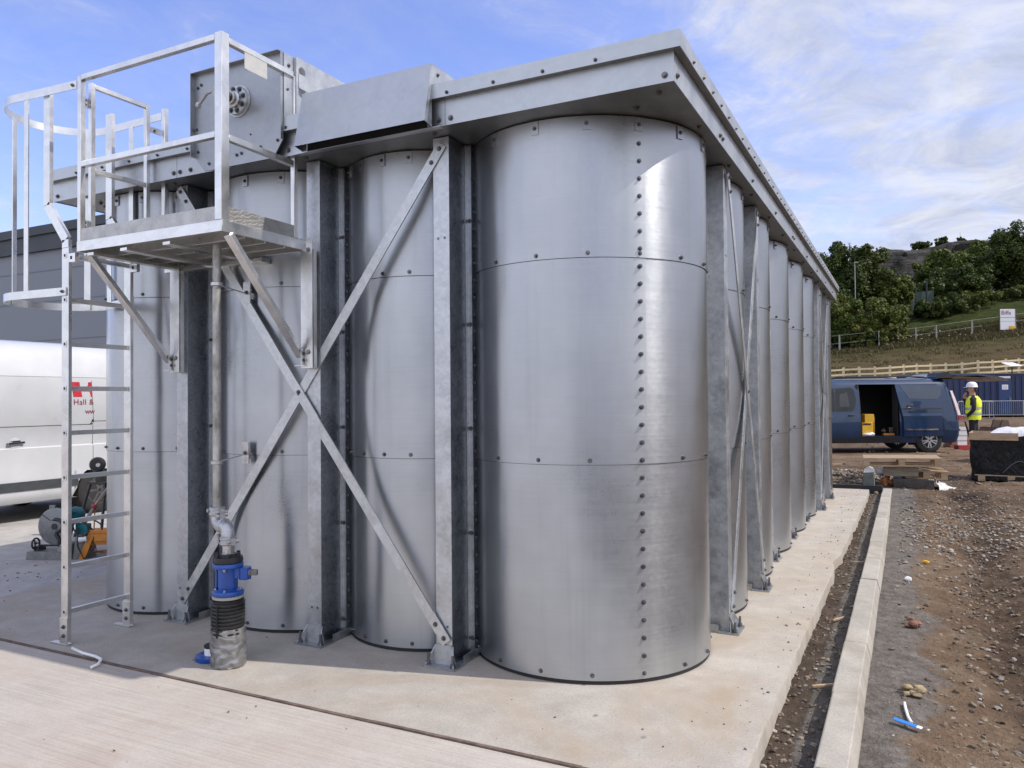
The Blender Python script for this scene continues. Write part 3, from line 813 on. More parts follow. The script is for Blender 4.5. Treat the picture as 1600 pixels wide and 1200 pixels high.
for z in (ZP - .012, 2.98):
    rail((PX0 + .036, PY0 + .018, z), (PX1 - .057, PY0 + .018, z))
    rail((PX1 - .018, PY0 + .057, z - .012), (PX1 - .018, 3.637, z - .012 if z > 3.2 else z - .02))
mb = MB(); mb.box(PX1 + .0005, PX1 + .0025, 3.235, 3.41, 3.395, 3.49); mb.build('sign_plate', simple('blank_plate', (.42, .42, .41), .45, 0, .08, 20), ap)
# swing gate between the ladder head posts
gx = PX0 - .0
mb = MB()
mb.box(gx - .015, gx + .015, 3.155, 3.185, ZD + .06, ZP - .01); mb.box(gx - .015, gx + .015, 3.555, 3.585, ZD + .06, ZP - .012)
mb.box(gx - .013, gx + .013, 3.1855, 3.5545, ZP - .042, ZP - .012); mb.box(gx - .013, gx + .013, 3.1855, 3.5545, 2.955, 2.985)
mb.build('swing_gate', M['alu'], ap, bev=.002)
for z in (ZP - .14, ZD + .12):
    mb = MB(); mb.box(gx - .02, gx - .0155, 3.105, 3.185, z - .03, z + .03)
    for zz in (-.014, .014): mb.bolt((gx - .02 + .0065, 3.135, z + zz), (0, -1, 0), .009, .01, 1)
    mb.build('gate_hinge', [M['bolt_light'], M['bolt']], ap)
    mb = MB(); mb.box(gx - .006, gx + .0, 3.59, 3.68, z - .05, z - .01); mb.bolt((gx + .0, 3.63, z - .03), (1, 0, 0), .009, .01, 1)
    mb.build('gate_latch', [M['bolt_light'], M['bolt']], ap)
# ladder
LX, LYA, LYB = -4.672, 3.072, 3.505
lad = MB()
for yy, jog in ((LYA, 1), (LYB, 1)):
    lad.box(LX - .033, LX + .033, yy - .0125, yy + .0125, .03, 2.47)
ladder = lad.build('ladder_stile', M['alu'], ap, bev=.002)
for z in [.205 + .277 * k for k in range(9)]:
    mb = MB(); mb.box(LX - .014, LX + .014, LYA + .013, LYB - .013, z - .014, z + .014)
    mb.mi = 0; mb.box(LX - .017, LX + .017, LYA - .0155, LYA - .0127, z - .017, z + .017)
    mb.mi = 1; mb.box(LX - .008, LX + .008, LYA - .0165, LYA - .0157, z - .009, z + .009)
    mb.build('rung', [M['alu'], M['dark']], ap, bev=.001)
for yy in (LYA, LYB):
    mb = MB()
    mb.box(LX - .036, LX + .036, yy - .018, yy - .0128, .012, .17); mb.box(LX - .13, LX + .03, yy - .02, yy + .02, .002, .009)
    for z in (.06, .115): mb.bolt((LX + .002, yy - .018, z), (0, -1, 0), .011, .012, 1)
    mb.build('ladder_foot', [M['alu'], M['bolt']], ap)
# flared head of the stiles
for yy in (LYA, LYB):
    mb = MB(); xo = -.19
    pts = [(LX, 2.471), (LX, 2.52), (LX + xo, 2.76), (LX + xo, ZP - .05)]
    for (xa, za_), (xb, zb_) in zip(pts, pts[1:]):
        mb.bar((xa, yy, za_), (xb, yy, zb_), .025, .062, (1, 0, 0)) if True else None
    mb.build('stile_head', M['alu'], ap)
for yy in (LYA, LYB):
    mb = MB(); mb.box(LX + .034, PX0 - .001, yy - .012, yy + .012, 2.375, 2.43)
    mb.mi = 1; mb.box(LX + .05, LX + .066, yy - .0135, yy - .0121, 2.393, 2.413)
    mb.build('ladder_bracket', [M['alu'], M['dark']], ap)
# cage hoops and straps
CY, CR, CX = 3.36, .34, -5.16
def hoop_path(xa, ya, xb, yb2):
    pts = [(xa, ya)]
    n = 22
    for k in range(n + 1):
        a = -PI / 2 - PI * k / n
        pts.append((CX + CR * math.cos(a), CY + CR * math.sin(a)))
    pts.append((xb, yb2)); return pts
def hoop(z, xa, ya, xb, yb2, h=.05):
    mb = MB(); pts = hoop_path(xa, ya, xb, yb2); t_ = .006
    L = []
    for i, p in enumerate(pts):
        a = V((*pts[max(i - 1, 0)], 0)); b = V((*pts[min(i + 1, len(pts) - 1)], 0)); d = (b - a).normalized(); n_ = V((d.y, -d.x, 0)); q = V((*p, z))
        L.append([mb.P(q), mb.P(q + n_ * t_), mb.P(q + n_ * t_ + V((0, 0, h))), mb.P(q + V((0, 0, h)))])
    mb.face(L[0]); mb.face(L[-1][::-1])
    for A, B in zip(L, L[1:]):
        for k in range(4): mb.face([A[k], A[(k + 1) % 4], B[(k + 1) % 4], B[k]])
    mb.bolt((xa - .03, ya - .004, z + h / 2), (0, -1, 0), .009, .01, 1)
    return mb.build('cage_hoop', [M['alu'], M['bolt']], ap)
hoop(3.455, PX0 - .0, 3.064, PX0 - .0, 3.69, .052)
hoop(2.17, LX + .02, 3.05, LX + .02, 3.53, .05)
def strap(x, y, z0_=2.175, z1_=3.46, w_=.045, ang=0.):
    mb = MB(); d = V((math.cos(ang), math.sin(ang), 0)); n_ = V((-d.y, d.x, 0)); p = V((x, y, 0))
    c4 = [p - d * w_ / 2, p + d * w_ / 2, p + d * w_ / 2 + n_ * .006, p - d * w_ / 2 + n_ * .006]
    mb.hexa([q + V((0, 0, z0_)) for q in c4] + [q + V((0, 0, z1_)) for q in c4]); return mb.build('cage_strap', M['alu'], ap)
for a in (-152, 118):
    aa = R(a); strap(CX + (CR - .010) * math.cos(aa), CY + (CR - .010) * math.sin(aa), ang=aa + PI / 2)
strap(-5.03, 3.032, ang=0); strap(-5.13, 3.69, 2.175, 3.46, ang=0); strap(-4.89, 3.685, 2.55, 3.46, ang=0)
# wall brackets: upright angles on columns and the two raking struts
for k in ('B', 'C'):
    cx = FC[k]
    mb = MB(); mb.box(cx - .05, cx + .0, 3.700, 3.704, 1.70, 2.436); mb.box(cx + .002, cx + .05, 3.691, 3.695, 1.70, 2.50)
    mb.box(cx - .05, cx + .05, 3.7045, 3.733, 1.70, 2.436)
    mb.bolt((cx + .02, 3.691, 2.43), (0, -1, 0), .013, .012, 1); mb.bolt((cx + .02, 3.691, 1.80), (0, -1, 0), .013, .012, 1)
    mb.build('wall_bracket', [M['alu'], M['bolt']], ap, bev=.001)
    xs = cx - .045
    mb = MB(); mb.bar((xs + (.005 if k == 'B' else -.02), 3.115, 2.425), (xs - .005, 3.70, 1.775), .055, .03, (0, 0, 1)); mb.build('strut', M['alu'], ap, bev=.002)
    mb = MB(); mb.box(xs - .04, xs + .045, 3.68, 3.7145, 1.715, 1.72); mb.box(xs + .03, xs + .034, 3.66, 3.7145, 1.7205, 1.82)
    for z in (1.75, 1.79): mb.bolt((xs + .034, 3.68, z), (1, 0, 0), .009, .01, 1)
    mb.build('strut_bracket', [M['alu'], M['bolt']], ap)

# ------------------------------------------------------------------ riser pipe with blue valve
vx, vy = -3.475, 3.245; ux, uy = -3.605, 3.285
rp = thing('riser_pipe', 'grey riser pipe with a blue valve, rising from a black and silver taped sleeve', 'riser pipe', (vx, vy, 0))
mb = MB(); mb.cyl((ux, uy, .87), (ux, uy, 2.42), .0242, 20); mb.build('pipe', M['pipe'], rp)
def coupling(c_, ax, r_=.046, h_=.05):
    mb = MB(); ax = V(ax).normalized(); c_ = V(c_)
    mb.lathe(c_ - ax * h_ / 2, [(r_ * .86, 0), (r_, .006), (r_, .016), (r_ * .92, .02), (r_ * .92, h_ - .02), (r_, h_ - .016), (r_, h_ - .006), (r_ * .86, h_)], 22, ax)
    sd_ = ax.cross(V((.3, .9, .1))).normalized()
    for s in (-1, 1):
        q = c_ + sd_ * s * (r_ + .012); mb.bar(q - ax * .018, q + ax * .018, .03, .026, sd_)
        fwd = sd_.cross(ax)
        mb.mi = 1; mb.cyl(q - fwd * .028, q + fwd * .03, .008, 8); mb.cyl(q - fwd * .034, q - fwd * .02, .012, 6); mb.cyl(q + fwd * .02, q + fwd * .034, .012, 6); mb.mi = 0
    return mb.build('coupling', [M['cast'], M['bolt_light']], rp)
coupling((ux, uy, .86), (0, 0, 1))
hd = V((vx - ux, vy - uy, 0)); hl = hd.length; hd.normalize()
def elbow(a, b_, c_, r_=.038):
    mb = MB(); a, b_, c_ = V(a), V(b_), V(c_); pts = []
    for k in range(11):
        t_ = k / 10; pts.append(a * (1 - t_) ** 2 + b_ * 2 * t_ * (1 - t_) + c_ * t_ ** 2)
    mb.tube(pts, r_, 18); return mb.build('elbow', M['cast'], rp)
zh = .785
elbow((ux, uy, .84), (ux, uy, zh), V((ux, uy, zh)) + hd * .055)
coupling(V((ux, uy, zh)) + hd * (hl / 2), hd, .044, .045)
elbow(V((vx, vy, zh)) - hd * .055, (vx, vy, zh), (vx, vy, zh - .06))
coupling((vx, vy, .705), (0, 0, 1))
mb = MB(); mb.cyl((vx, vy, .61), (vx, vy, .685), .032, 20); mb.mi = 1; mb.lathe((vx, vy, .628), [(.033, 0), (.036, .003), (.033, .006)], 20); mb.build('pipe_nipple', [M['bolt_light'], M['cast']], rp)
mb = MB(); mb.lathe((vx, vy, .585), [(.082, 0), (.084, .006), (.080, .03), (.06, .034), (.05, .045)], 28)
for k in range(6):
    a = k * PI / 3 + .3; mb.cyl((vx + .066 * math.cos(a), vy + .066 * math.sin(a), .615), (vx + .066 * math.cos(a), vy + .066 * math.sin(a), .638), .011, 6)
mb.build('black_flange', M['black_rib'], rp)
mb = MB()
mb.lathe((vx, vy, .40), [(.086, 0), (.087, .004), (.087, .022), (.078, .028), (.052, .032), (.055, .05), (.055, .135), (.054, .148), (.078, .152), (.085, .158), (.085, .178), (.08, .182)], 30)
arm = V((.92, .38, 0)).normalized(); sdv = V((0, 0, 1)).cross(arm)
o = V((vx, vy, .525))
for t0, t1, w0, w1, h0, h1 in ((.03, .085, .05, .046, .07, .055), (.0851, .125, .06, .06, .066, .062)):
    mb.hexa([o + arm * t0 + sdv * a * w0 / 2 + V((0, 0, -h0 / 2)) for a in (-1, 1)] + [o + arm * t1 + sdv * a * w1 / 2 + V((0, 0, -h1 / 2)) for a in (1, -1)] +
            [o + arm * t0 + sdv * a * w0 / 2 + V((0, 0, h0 / 2)) for a in (-1, 1)] + [o + arm * t1 + sdv * a * w1 / 2 + V((0, 0, h1 / 2)) for a in (1, -1)])
mb.cyl(o + arm * .10 - V((0, 0, .038)), o + arm * .10 + V((0, 0, .03)), .034, 18)
for xx in (-.065,):
    mb.box(vx + xx - .008, vx + xx + .008, vy - .03, vy + .03, .43, .55)
mbs = mb; mb = MB(); mb.bar(o + arm * .125, o + arm * .172, .024, .03); mb.cyl(o + arm * .12, o + arm * .135, .022, 12); mbp = mb; mb = mbs; mb.mi = 1
for k in range(4):
    a = k * PI / 2 + .55
    for z in (.424, .552):
        p = V((vx + .07 * math.cos(a), vy + .07 * math.sin(a), z)); mb.bolt(p, (0, 0, 1 if z < .5 else -1), .011, .012)
vb = mb.build('valve_body', [M['blue_iron'], M['bolt_light']], rp, bev=.0015); mbp.build('spindle', M['grey_cast'], vb)
mb = MB(); mb.lathe((vx, vy, .378), [(.078, 0), (.086, .004), (.087, .014), (.082, .019)], 28); mb.build('gasket', simple('grey_gasket', (.35, .34, .30), .6), rp)
mb = MB(); mb.cyl((vx, vy, .02), (vx, vy, .377), .045, 18); mb.build('inner_pipe', M['black_rib'], rp)
mb = MB(); prof = [(.086, 0)]; z = .012
while z < .185:
    prof += [(.094, z), (.094, z + .009), (.085, z + .012), (.085, z + .017)]; z += .0205
prof += [(.088, .20), (.080, .20), (.080, .05)]
mb.lathe((vx, vy, .175), prof, 30)
mb.mi = 1; mb.box(vx + .008, vx + .02, vy - .0965, vy - .094, .175, .352)
mb.build('ribbed_sleeve', [M['black_rib'], M['dark']], rp, smooth=60)
mb = MB(); rows = 22; n = 56; rg = []
for i in range(rows + 1):
    z = .003 + .215 * i / rows; ring = []
    for k in range(n):
        a = 2 * PI * k / n
        q = V((math.cos(a) * 2.4, math.sin(a) * 2.4, z * 30 + math.sin(a * 2) * 1.5))
        rr = .093 + .010 * mnoise.noise(q) + .003 * mnoise.noise(q * 2.7) + (.003 * (1 - i / rows))
        rr *= 1 - .02 * (i == 0)
        ring.append(mb.P((vx + .006 * (1 - i / rows) + rr * math.cos(a), vy + rr * math.sin(a), z)))
    rg.append(ring)
for a, b in zip(rg, rg[1:]):
    for k in range(n): mb.face([a[k], a[(k + 1) % n], b[(k + 1) % n], b[k]])
mb.face(rg[-1]); mb.face(rg[0][::-1])
mb.build('tape_wrap', M['tape'], rp, smooth=80)
for zc, xe in ((1.145, -3.875), (2.19, -3.86)):
    mb = MB(); mb.lathe((ux, uy, zc - .012), [(.029, 0), (.034, .002), (.034, .02), (.029, .022)], 18)
    mb.cyl((ux, uy, zc), (xe + .03, 3.735, zc + .012), .0045, 8)
    mb.box(xe, xe + .06, 3.735, 3.742, zc - .05, zc + .09); mb.box(xe + .018, xe + .042, 3.742, 3.80, zc - .02, zc + .02); mb.bolt((xe + .03, 3.735, zc + .02), (0, -1, 0), .012, .014, 1)
    mb.build('pipe_clip', [M['bolt_light'], M['bolt']], rp)
fl = thing('spare_flange', 'blue iron flange with a white neck lying on the slab beside the taped sleeve', 'pipe flange', (-3.64, 3.27, 0))
mb = MB(); mb.lathe((-3.64, 3.27, .002), [(.086, 0), (.088, .004), (.088, .024), (.05, .03)], 28); mb.build('flange_disc', M['blue_iron'], fl)
mb = MB(); mb.lathe((-3.625, 3.275, .0325), [(.05, 0), (.05, .04), (.042, .041), (.042, .0)], 22); mb.mi = 1; mb.lathe((-3.625, 3.275, .0735), [(.052, 0), (.053, .012), (.044, .013)], 22); mb.build('flange_neck', [M['white'], M['black_rib']], fl)

# ------------------------------------------------------------------ ground, concrete, kerb
def sm(t): t = max(0., min(1., t)); return t * t * (3 - 2 * t)
def fbm(x, y, s, o=4):
    return mnoise.fractal(V((x * s, y * s, .37)), .9, 2.1, o)
def ground_z(x, y):
    if y > 60: return -.35
    rise = sm((y - 7.5) / 9.5)
    base = -.125 + .115 * rise
    if x < -.66 and -40 < y < 13.9: return -.32
    if x < -6.2: return -.32 if y < 19 else -.05
    bumps = .045 * fbm(x, y, .55) + .03 * fbm(x + 9, y, 2.1) + .02 * fbm(x, y + 5, 6.) + .009 * fbm(x, y + 2, 15.)
    if -.66 <= x < -.36 and y < 14.1: return -.10 + .02 * fbm(x, y, 5) + .012 * fbm(x, y, 14)
    f = sm((x + .21) / .5)
    rut = -.055 * math.exp(-((x - .62 - .05 * math.sin(y * .7)) / .22) ** 2) + .05 * math.exp(-((x - 1.1) / .3) ** 2)
    k = 1 - sm((y - 18) / 10) * .6
    return base + (bumps + rut * (y < 14)) * f * k + (1 - f) * .015
def axis(segs):
    out = []
    for a, b, st in segs:
        n = max(1, int(round((b - a) / st)))
        out += [a + (b - a) * k / n for k in range(n)]
    out.append(segs[-1][1]); return out
xs = axis([(-2500, -200, 460), (-200, -40, 40), (-40, -8, 8), (-8, -.9, 1.2), (-.9, -.2, .05), (-.2, 3.2, .045), (3.2, 9, .12), (9, 24, .6), (24, 80, 8), (80, 400, 40), (400, 2500, 420)])
ys = axis([(-2500, -200, 460), (-200, -20, 30), (-20, 2.2, 2), (2.2, 9, .05), (9, 16, .09), (16, 30, .3), (30, 60, 2), (60, 300, 40), (300, 2500, 440)])
mb = MB(); idx = []
for y in ys: idx.append([mb.P((x, y, ground_z(x, y))) for x in xs])
for j in range(len(ys) - 1):
    for i in range(len(xs) - 1): mb.face([idx[j][i], idx[j][i + 1], idx[j + 1][i + 1], idx[j + 1][i]])
for fi, f in enumerate(mb.f):
    c = sum((mb.v[i] for i in f), V()) / 4
    if -.66 < c.x < -.34 and c.y < 14.1: mb.m[fi] = 1
hv = [max(0., min(1., .5 - (p.x - .04 - .17 * fbm(0, p.y, 1.1, 3)) / .40)) if -.5 < p.x < .8 and p.y < 14.4 else 0. for p in mb.v]
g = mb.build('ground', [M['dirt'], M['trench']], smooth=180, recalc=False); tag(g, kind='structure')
at = g.data.attributes.new('haunch', 'FLOAT', 'POINT'); at.data.foreach_set('value', hv)
wv_ = [(math.exp(-((p.x - .66 - .05 * math.sin(p.y * .7) - .02 * (p.y - 6)) / .24) ** 2) if p.y < 16 else 0.) * .8 + (math.exp(-((p.y - 13.4) / .8) ** 2) * .7 if -.2 < p.x < 4 else 0.) for p in (v.co for v in g.data.vertices)]  # painted rut shadow along the kerb, plus a dark band farther off
at = g.data.attributes.new('rut_shade', 'FLOAT', 'POINT'); at.data.foreach_set('value', wv_)

rng = random.Random(3)
mb = MB()
yy = 2.975; edge = []
while yy < 13.7:
    sp = .045 * math.exp(-((yy - 7.7) / .22) ** 2) + .03 * math.exp(-((yy - 9.9) / .16) ** 2) + .012 * max(0, fbm(0, yy, 2.5, 3))
    edge.append((-.605 + .045 * sm((yy - 4) / 9) - sp * (.6 + .4 * rng.random()) + rng.uniform(-.0035, .0035), yy)); yy += .06
edge.append((-.56, 13.7))
out = [(-6.3, 2.975)] + edge + [(-6.3, 13.7)]
top = [mb.P((x, y, 0)) for x, y in out]; bot = [mb.P((x + (.012 + rng.uniform(-.004, .008) if 0 < k < len(out) - 1 else 0), y, -.2)) for k, (x, y) in enumerate(out)]
mid_ = [mb.P((x + (.006 if 0 < k < len(out) - 1 else 0), y, -.011 - rng.random() * .006)) for k, (x, y) in enumerate(out)]
mb.face(top)
for k in range(len(out)):
    q = (k + 1) % len(out); mb.face([top[k], mid_[k], mid_[q], top[q]]); mb.face([mid_[k], bot[k], bot[q], mid_[q]])
tag(mb.build('concrete_slab', M['slab'], smooth=20, recalc=True), kind='structure')
mb = MB(); mb.box(-70, -.61, -45, 2.951, -.2, -.003); tag(mb.build('concrete_road', M['road'], smooth=0), kind='structure')
mb = MB(); mb.box(-70, -6.312, 2.956, 19.5, -.2, -.012); tag(mb.build('yard', M['yard'], smooth=0), kind='structure')
mb = MB(); x = -70.; 
while x < -.612:
    x2 = min(x + (.35 if x > -8 else 6), -.612)
    w0 = .002 * rng.random(); mb.box(x, x2, 2.9515 + w0, 2.9745 - .004 * rng.random(), -.06, .0015 + .004 * rng.random()); x = x2
tag(mb.build('joint_strip', simple('joint_filler', (.12, .085, .065), .85, 0, .5, 14, .5), smooth=0), kind='structure')
mb = MB(); y = -3.
while y < 13.9:
    L = .912; dz = rng.uniform(-.004, .004); dx_ = rng.uniform(-.004, .004); y2 = min(y + L, 14.02)
    t0 = max(0, (y - 13.2)); 
    pr = [(-.362, -.3), (-.362, -.004), (-.354, 0), (-.242, -.001), (-.236, -.005), (-.216, -.085), (-.212, -.3)]
    mb.extrude([(px + dx_, y + .003, pz + dz) for px, pz in pr], (0, y2 - y - .006, 0)); y += L
mb.extrude([(px + .003, -3, pz - .006) for px, pz in [(-.35, -.3), (-.35, -.01), (-.250, -.01), (-.23, -.08), (-.225, -.3)]], (0, 17, 0))
tag(mb.build('kerb', M['kerb'], smooth=0, bev=.003), kind='structure')
mb = MB(); mb.box(-3.4, -.375, 13.98, 14.03, -.2, .035); tag(mb.build('formwork_board', simple('black_board', (.025, .026, .028), .7, 0, .3, 10), smooth=0), 'black formwork board closing the far end of the slab', 'board')
mb = MB(); mb.extrude([(-.66, 14.05, -.25), (-.48, 14.05, -.25), (-.49, 14.05, .24), (-.56, 14.05, .27), (-.655, 14.05, .225)], (0, .13, 0)); mb.mi = 1
mb.extrude([(-.66, 14.045, .23), (-.485, 14.045, .245), (-.50, 14.045, .31), (-.56, 14.045, .335), (-.64, 14.045, .30)], (0, .14, 0))
tag(mb.build('concrete_stub', [simple('stub_concrete', (.13, .145, .135), .8, 0, .2, 8, .2), M['film']], bev=.006), 'short grey concrete post with a plastic cap standing at the kerb\'s far end', 'post')

def stones(name, pts, kind='stuff'):
    vs, fs, tone = [], [], []
    T = (1 + 5 ** .5) / 2
    ico = [V(p).normalized() for p in ((-1, T, 0), (1, T, 0), (-1, -T, 0), (1, -T, 0), (0, -1, T), (0, 1, T), (0, -1, -T), (0, 1, -T), (T, 0, -1), (T, 0, 1), (-T, 0, -1), (-T, 0, 1))]
    fc = ((0, 11, 5), (0, 5, 1), (0, 1, 7), (0, 7, 10), (0, 10, 11), (1, 5, 9), (5, 11, 4), (11, 10, 2), (10, 7, 6), (7, 1, 8), (3, 9, 4), (3, 4, 2), (3, 2, 6), (3, 6, 8), (3, 8, 9), (4, 9, 5), (2, 4, 11), (6, 2, 10), (8, 6, 7), (9, 8, 1))
    for (x, y, z, s, tn) in pts:
        m = Matrix.Rotation(rng.uniform(0, 6.28), 3, V((rng.uniform(-1, 1), rng.uniform(-1, 1), rng.uniform(-1, 1))).normalized())
        sq = V((1, rng.uniform(.55, 1), rng.uniform(.35, .8))); b = len(vs)
        for p in ico:
            q = V((p.x * sq.x, p.y * sq.y, p.z * sq.z)) * s * rng.uniform(.7, 1.15); q = m @ q
            vs.append((x + q.x, y + q.y, z + q.z * .75)); tone.append(tn)
        fs += [tuple(b + i for i in f) for f in fc]
    me = bpy.data.meshes.new(name); me.from_pydata(vs, [], fs); me.materials.append(M['stone'])
    at = me.attributes.new('tone', 'FLOAT', 'POINT'); at.data.foreach_set('value', tone)
    o = bpy.data.objects.new(name, me); COL.objects.link(o); return tag(o, kind=kind)
pts = []
def tone_(): return min(1, max(0, rng.gauss(.5, .28)))
for _ in range(7500):
    y = 2.6 + 15 * rng.random() ** 1.6; x = -.18 + (1.2 + y * .28) * rng.random() ** 1.0
    s = .0035 + .013 * rng.random() ** 3.5 * (1 + y * .06)
    if fbm(x + 3, y, .8) < -.12 and rng.random() < .7: continue
    pts.append((x, y, ground_z(x, y) + s * .05, s * (.7 if rng.random() < .6 else 1.), tone_()))
for _ in range(700):
    y = rng.uniform(2.6, 17); x = .25 + .45 * abs(rng.gauss(0, .8)) + (y - 4) * .05 * rng.random(); s = rng.uniform(.006, .026)
    pts.append((x, y, ground_z(x, y) + s * .3, s, tone_()))
for _ in range(2600):     # pale crushed stone spread across the track further out
    y = rng.gauss(10.5, 1.3); x = rng.uniform(-.1, 3.4); s = rng.uniform(.006, .03)
    pts.append((x, y, ground_z(x, y) + s * .3, s, min(1, .55 + .4 * rng.random())))
for _ in range(1500):
    y = rng.uniform(2.7, 13.9); x = rng.uniform(-.60, -.37); s = .004 + .016 * rng.random() ** 2.5
    pts.append((x, y, ground_z(x, y) + s * .3, s, tone_() * .9))
for _ in range(2600):    # soil clods thrown up along the rut
    y = 2.7 + 12 * rng.random() ** 1.4; x = .62 + .02 * (y - 6) + rng.gauss(.15, .33 + .02 * y); s = .006 + .03 * rng.random() ** 2.5
    if x > -.15: pts.append((x, y, ground_z(x, y) + s * .1, s * .85, rng.uniform(.05, .42)))
for _ in range(900):
    y = rng.uniform(15, 46); x = rng.uniform(-1.5, 9); s = rng.uniform(.015, .06)
    pts.append((x, y, ground_z(x, y) + s * .3, s, tone_()))
tag(stones('rubble', pts), 'scattered stones and crushed rubble over the brown site dirt', 'rubble')
pts = []
for _ in range(1300):
    x = rng.gauss(-1.0, .55); y = rng.gauss(15.7, .7); s = rng.uniform(.02, .06)
    pts.append((x, y, -.05 + .16 * math.exp(-((x + 1.0) / .75) ** 2 - ((y - 15.7) / .9) ** 2) + rng.uniform(-.02, .02), s, tone_()))
tag(stones('rubble_heap', pts), 'low heap of broken stone beyond the far end of the slab', 'rubble heap')

pts = []
for _ in range(300):      # grit trodden over the concrete
    if rng.random() < .6: x = rng.uniform(-6.2, -.64); y = rng.uniform(2.99, 3.9) if rng.random() < .7 else rng.uniform(3, 13.5)
    else: x = rng.uniform(-6, -.6); y = rng.uniform(1.2, 2.93)
    if y > 3.75 and x < -.95: continue
    s = .0015 + .0065 * rng.random() ** 4; pts.append((x, y, s * .4, s, rng.uniform(.0, .6)))
for _ in range(260):
    y = rng.uniform(3, 13.6); s = .002 + .009 * rng.random() ** 3; pts.append((-.625 - abs(rng.gauss(0, .12)), y, s * .4, s, tone_()))
tag(stones('concrete_grit', pts), 'fine grit and chips scattered over the slab and the road')

# litter by the kerb
def litter(name, label, cat, mat, build):
    mb = MB(); build(mb); return tag(mb.build(name, mat, bev=.0006), label, cat)
gz = ground_z
litter('plastic_strip', 'bright blue flat plastic strip with a white end lying in the dirt beside the kerb', 'plastic strip', [M['sign_blue'], M['white']],
       lambda m: (m.bar((-.082, 4.285, gz(-.08, 4.28) + .024), (.018, 4.262, gz(.02, 4.26) + .022), .034, .004), setattr(m, 'mi', 1), m.bar((.0185, 4.262, gz(.02, 4.26) + .022), (.042, 4.255, gz(.04, 4.26) + .02), .03, .004)))
litter('pipe_offcut', 'thin bent white plastic offcut lying just beyond the blue strip', 'offcut', M['white'],
       lambda m: m.tube([(-.035, 4.56, gz(0, 4.5) + .02), (-.03, 4.48, gz(0, 4.5) + .02), (-.018, 4.38, gz(0, 4.4) + .018), (-.003, 4.32, gz(0, 4.3) + .016)], .0075, 7))
litter('foam_scrap', 'small crumpled white scrap on the dirt some way along the kerb', 'scrap', M['white'], lambda m: m.ball((-.01, 7.62, gz(0, 7.62) + .02), .035, 8, (1, .8, .7), .5))
litter('yellow_scrap', 'small yellow scrap lying farther along the kerb than the white one', 'scrap', M['yellow'], lambda m: m.ball((.14, 8.5, gz(.14, 8.5) + .02), .03, 8, (1.2, .8, .6), .5))
def clump(m, c, n, s):
    for _ in range(n):
        m.ball((c[0] + rng.gauss(0, s * .8), c[1] + rng.gauss(0, s * 1.0), gz(c[0], c[1]) + s * rng.uniform(.3, 1.1)), s * rng.uniform(.5, 1.1), 7, (1, .8, .6), .5)
litter('broken_rock', 'clump of pale yellowish broken rock by the kerb, just past the bent white offcut', 'rock', simple('sandstone', (.30, .23, .13), .9, 0, .4, 25, .4), lambda m: clump(m, (.02, 4.72), 8, .032))
litter('brick_bits', 'broken reddish brick bits in the dirt farther along from the pale rock clump', 'brick rubble', simple('brick_red', (.22, .11, .075), .9, 0, .5, 25, .4), lambda m: clump(m, (.02, 6.12), 7, .036))
litter('plastic_scrap', 'white twisted plastic scrap out in the dirt well right of the kerb', 'scrap', M['white'], lambda m: (m.tube([(.74, 5.36, gz(.74, 5.36) + .02), (.78, 5.33, gz(.78, 5.33) + .03), (.84, 5.34, gz(.84, 5.34) + .018)], .013, 7)))
for k, (x, y, a) in enumerate(((-.43, 4.55, .6), (-.455, 6.0, 1.0), (-.42, 8.1, .3))):
    litter('timber_splinter', ('pale wooden splinter in the trench nearest the camera', 'middle wooden splinter lying in the trench beside the kerb', 'farthest pale wooden splinter in the trench')[k], 'wood splinter', M['wood'],
           lambda m: m.bar((x - .06 * math.cos(a), y - .06 * math.sin(a), gz(x, y) + .02), (x + .06 * math.cos(a), y + .06 * math.sin(a), gz(x, y) + .024), .016, .01))
litter('white_strap', 'white bent strap end lying on the concrete joint near the ladder foot', 'strap', M['white'],
       lambda m: m.tube([(-4.55, 3.03, .008), (-4.40, 2.995, .010), (-4.25, 2.975, .016), (-4.16, 2.945, .022), (-4.125, 2.90, .012), (-4.13, 2.86, .006)], .009, 7))

# ------------------------------------------------------------------ shed behind the yard
sh = thing('grey_shed', 'large dark grey clad industrial shed with anthracite eaves behind the white van', 'industrial building', (-34, 20, 0))
Yb = 20.; ze = 8.82
mb = MB(); mb.box(-75, -17.0, Yb, Yb + 18, -.3, ze - 1.0)
mb.mi = 1
for z in (2.5, 4.1, 5.7, 7.0): mb.box(-75, -17.0, Yb - .012, Yb - .0005, z - .018, z + .018)
for k in range(22): mb.box(-74 + 2.6 * k - .01, -74 + 2.6 * k + .01, Yb - .0118, Yb - .0004, 0, ze - 1.02) if False else None
mb.build('wall', [M['shed'], simple('cladding_joint', (.10, .11, .128), .5)], sh, smooth=0)
mb = MB(); mb.box(-75.2, -16.8, Yb - .16, Yb + 18.1, ze - 1.0, ze); mb.box(-75.3, -16.7, Yb - .26, Yb + .3, ze - .34, ze + .02); mb.build('eaves', M['shed_dark'], sh, smooth=0)
mb = MB(); mb.box(-24.4, -24.0, Yb - .3, Yb - .02, -.2, ze - 1.0); mb.build('downpipe', M['shed_dark'], sh, smooth=0)

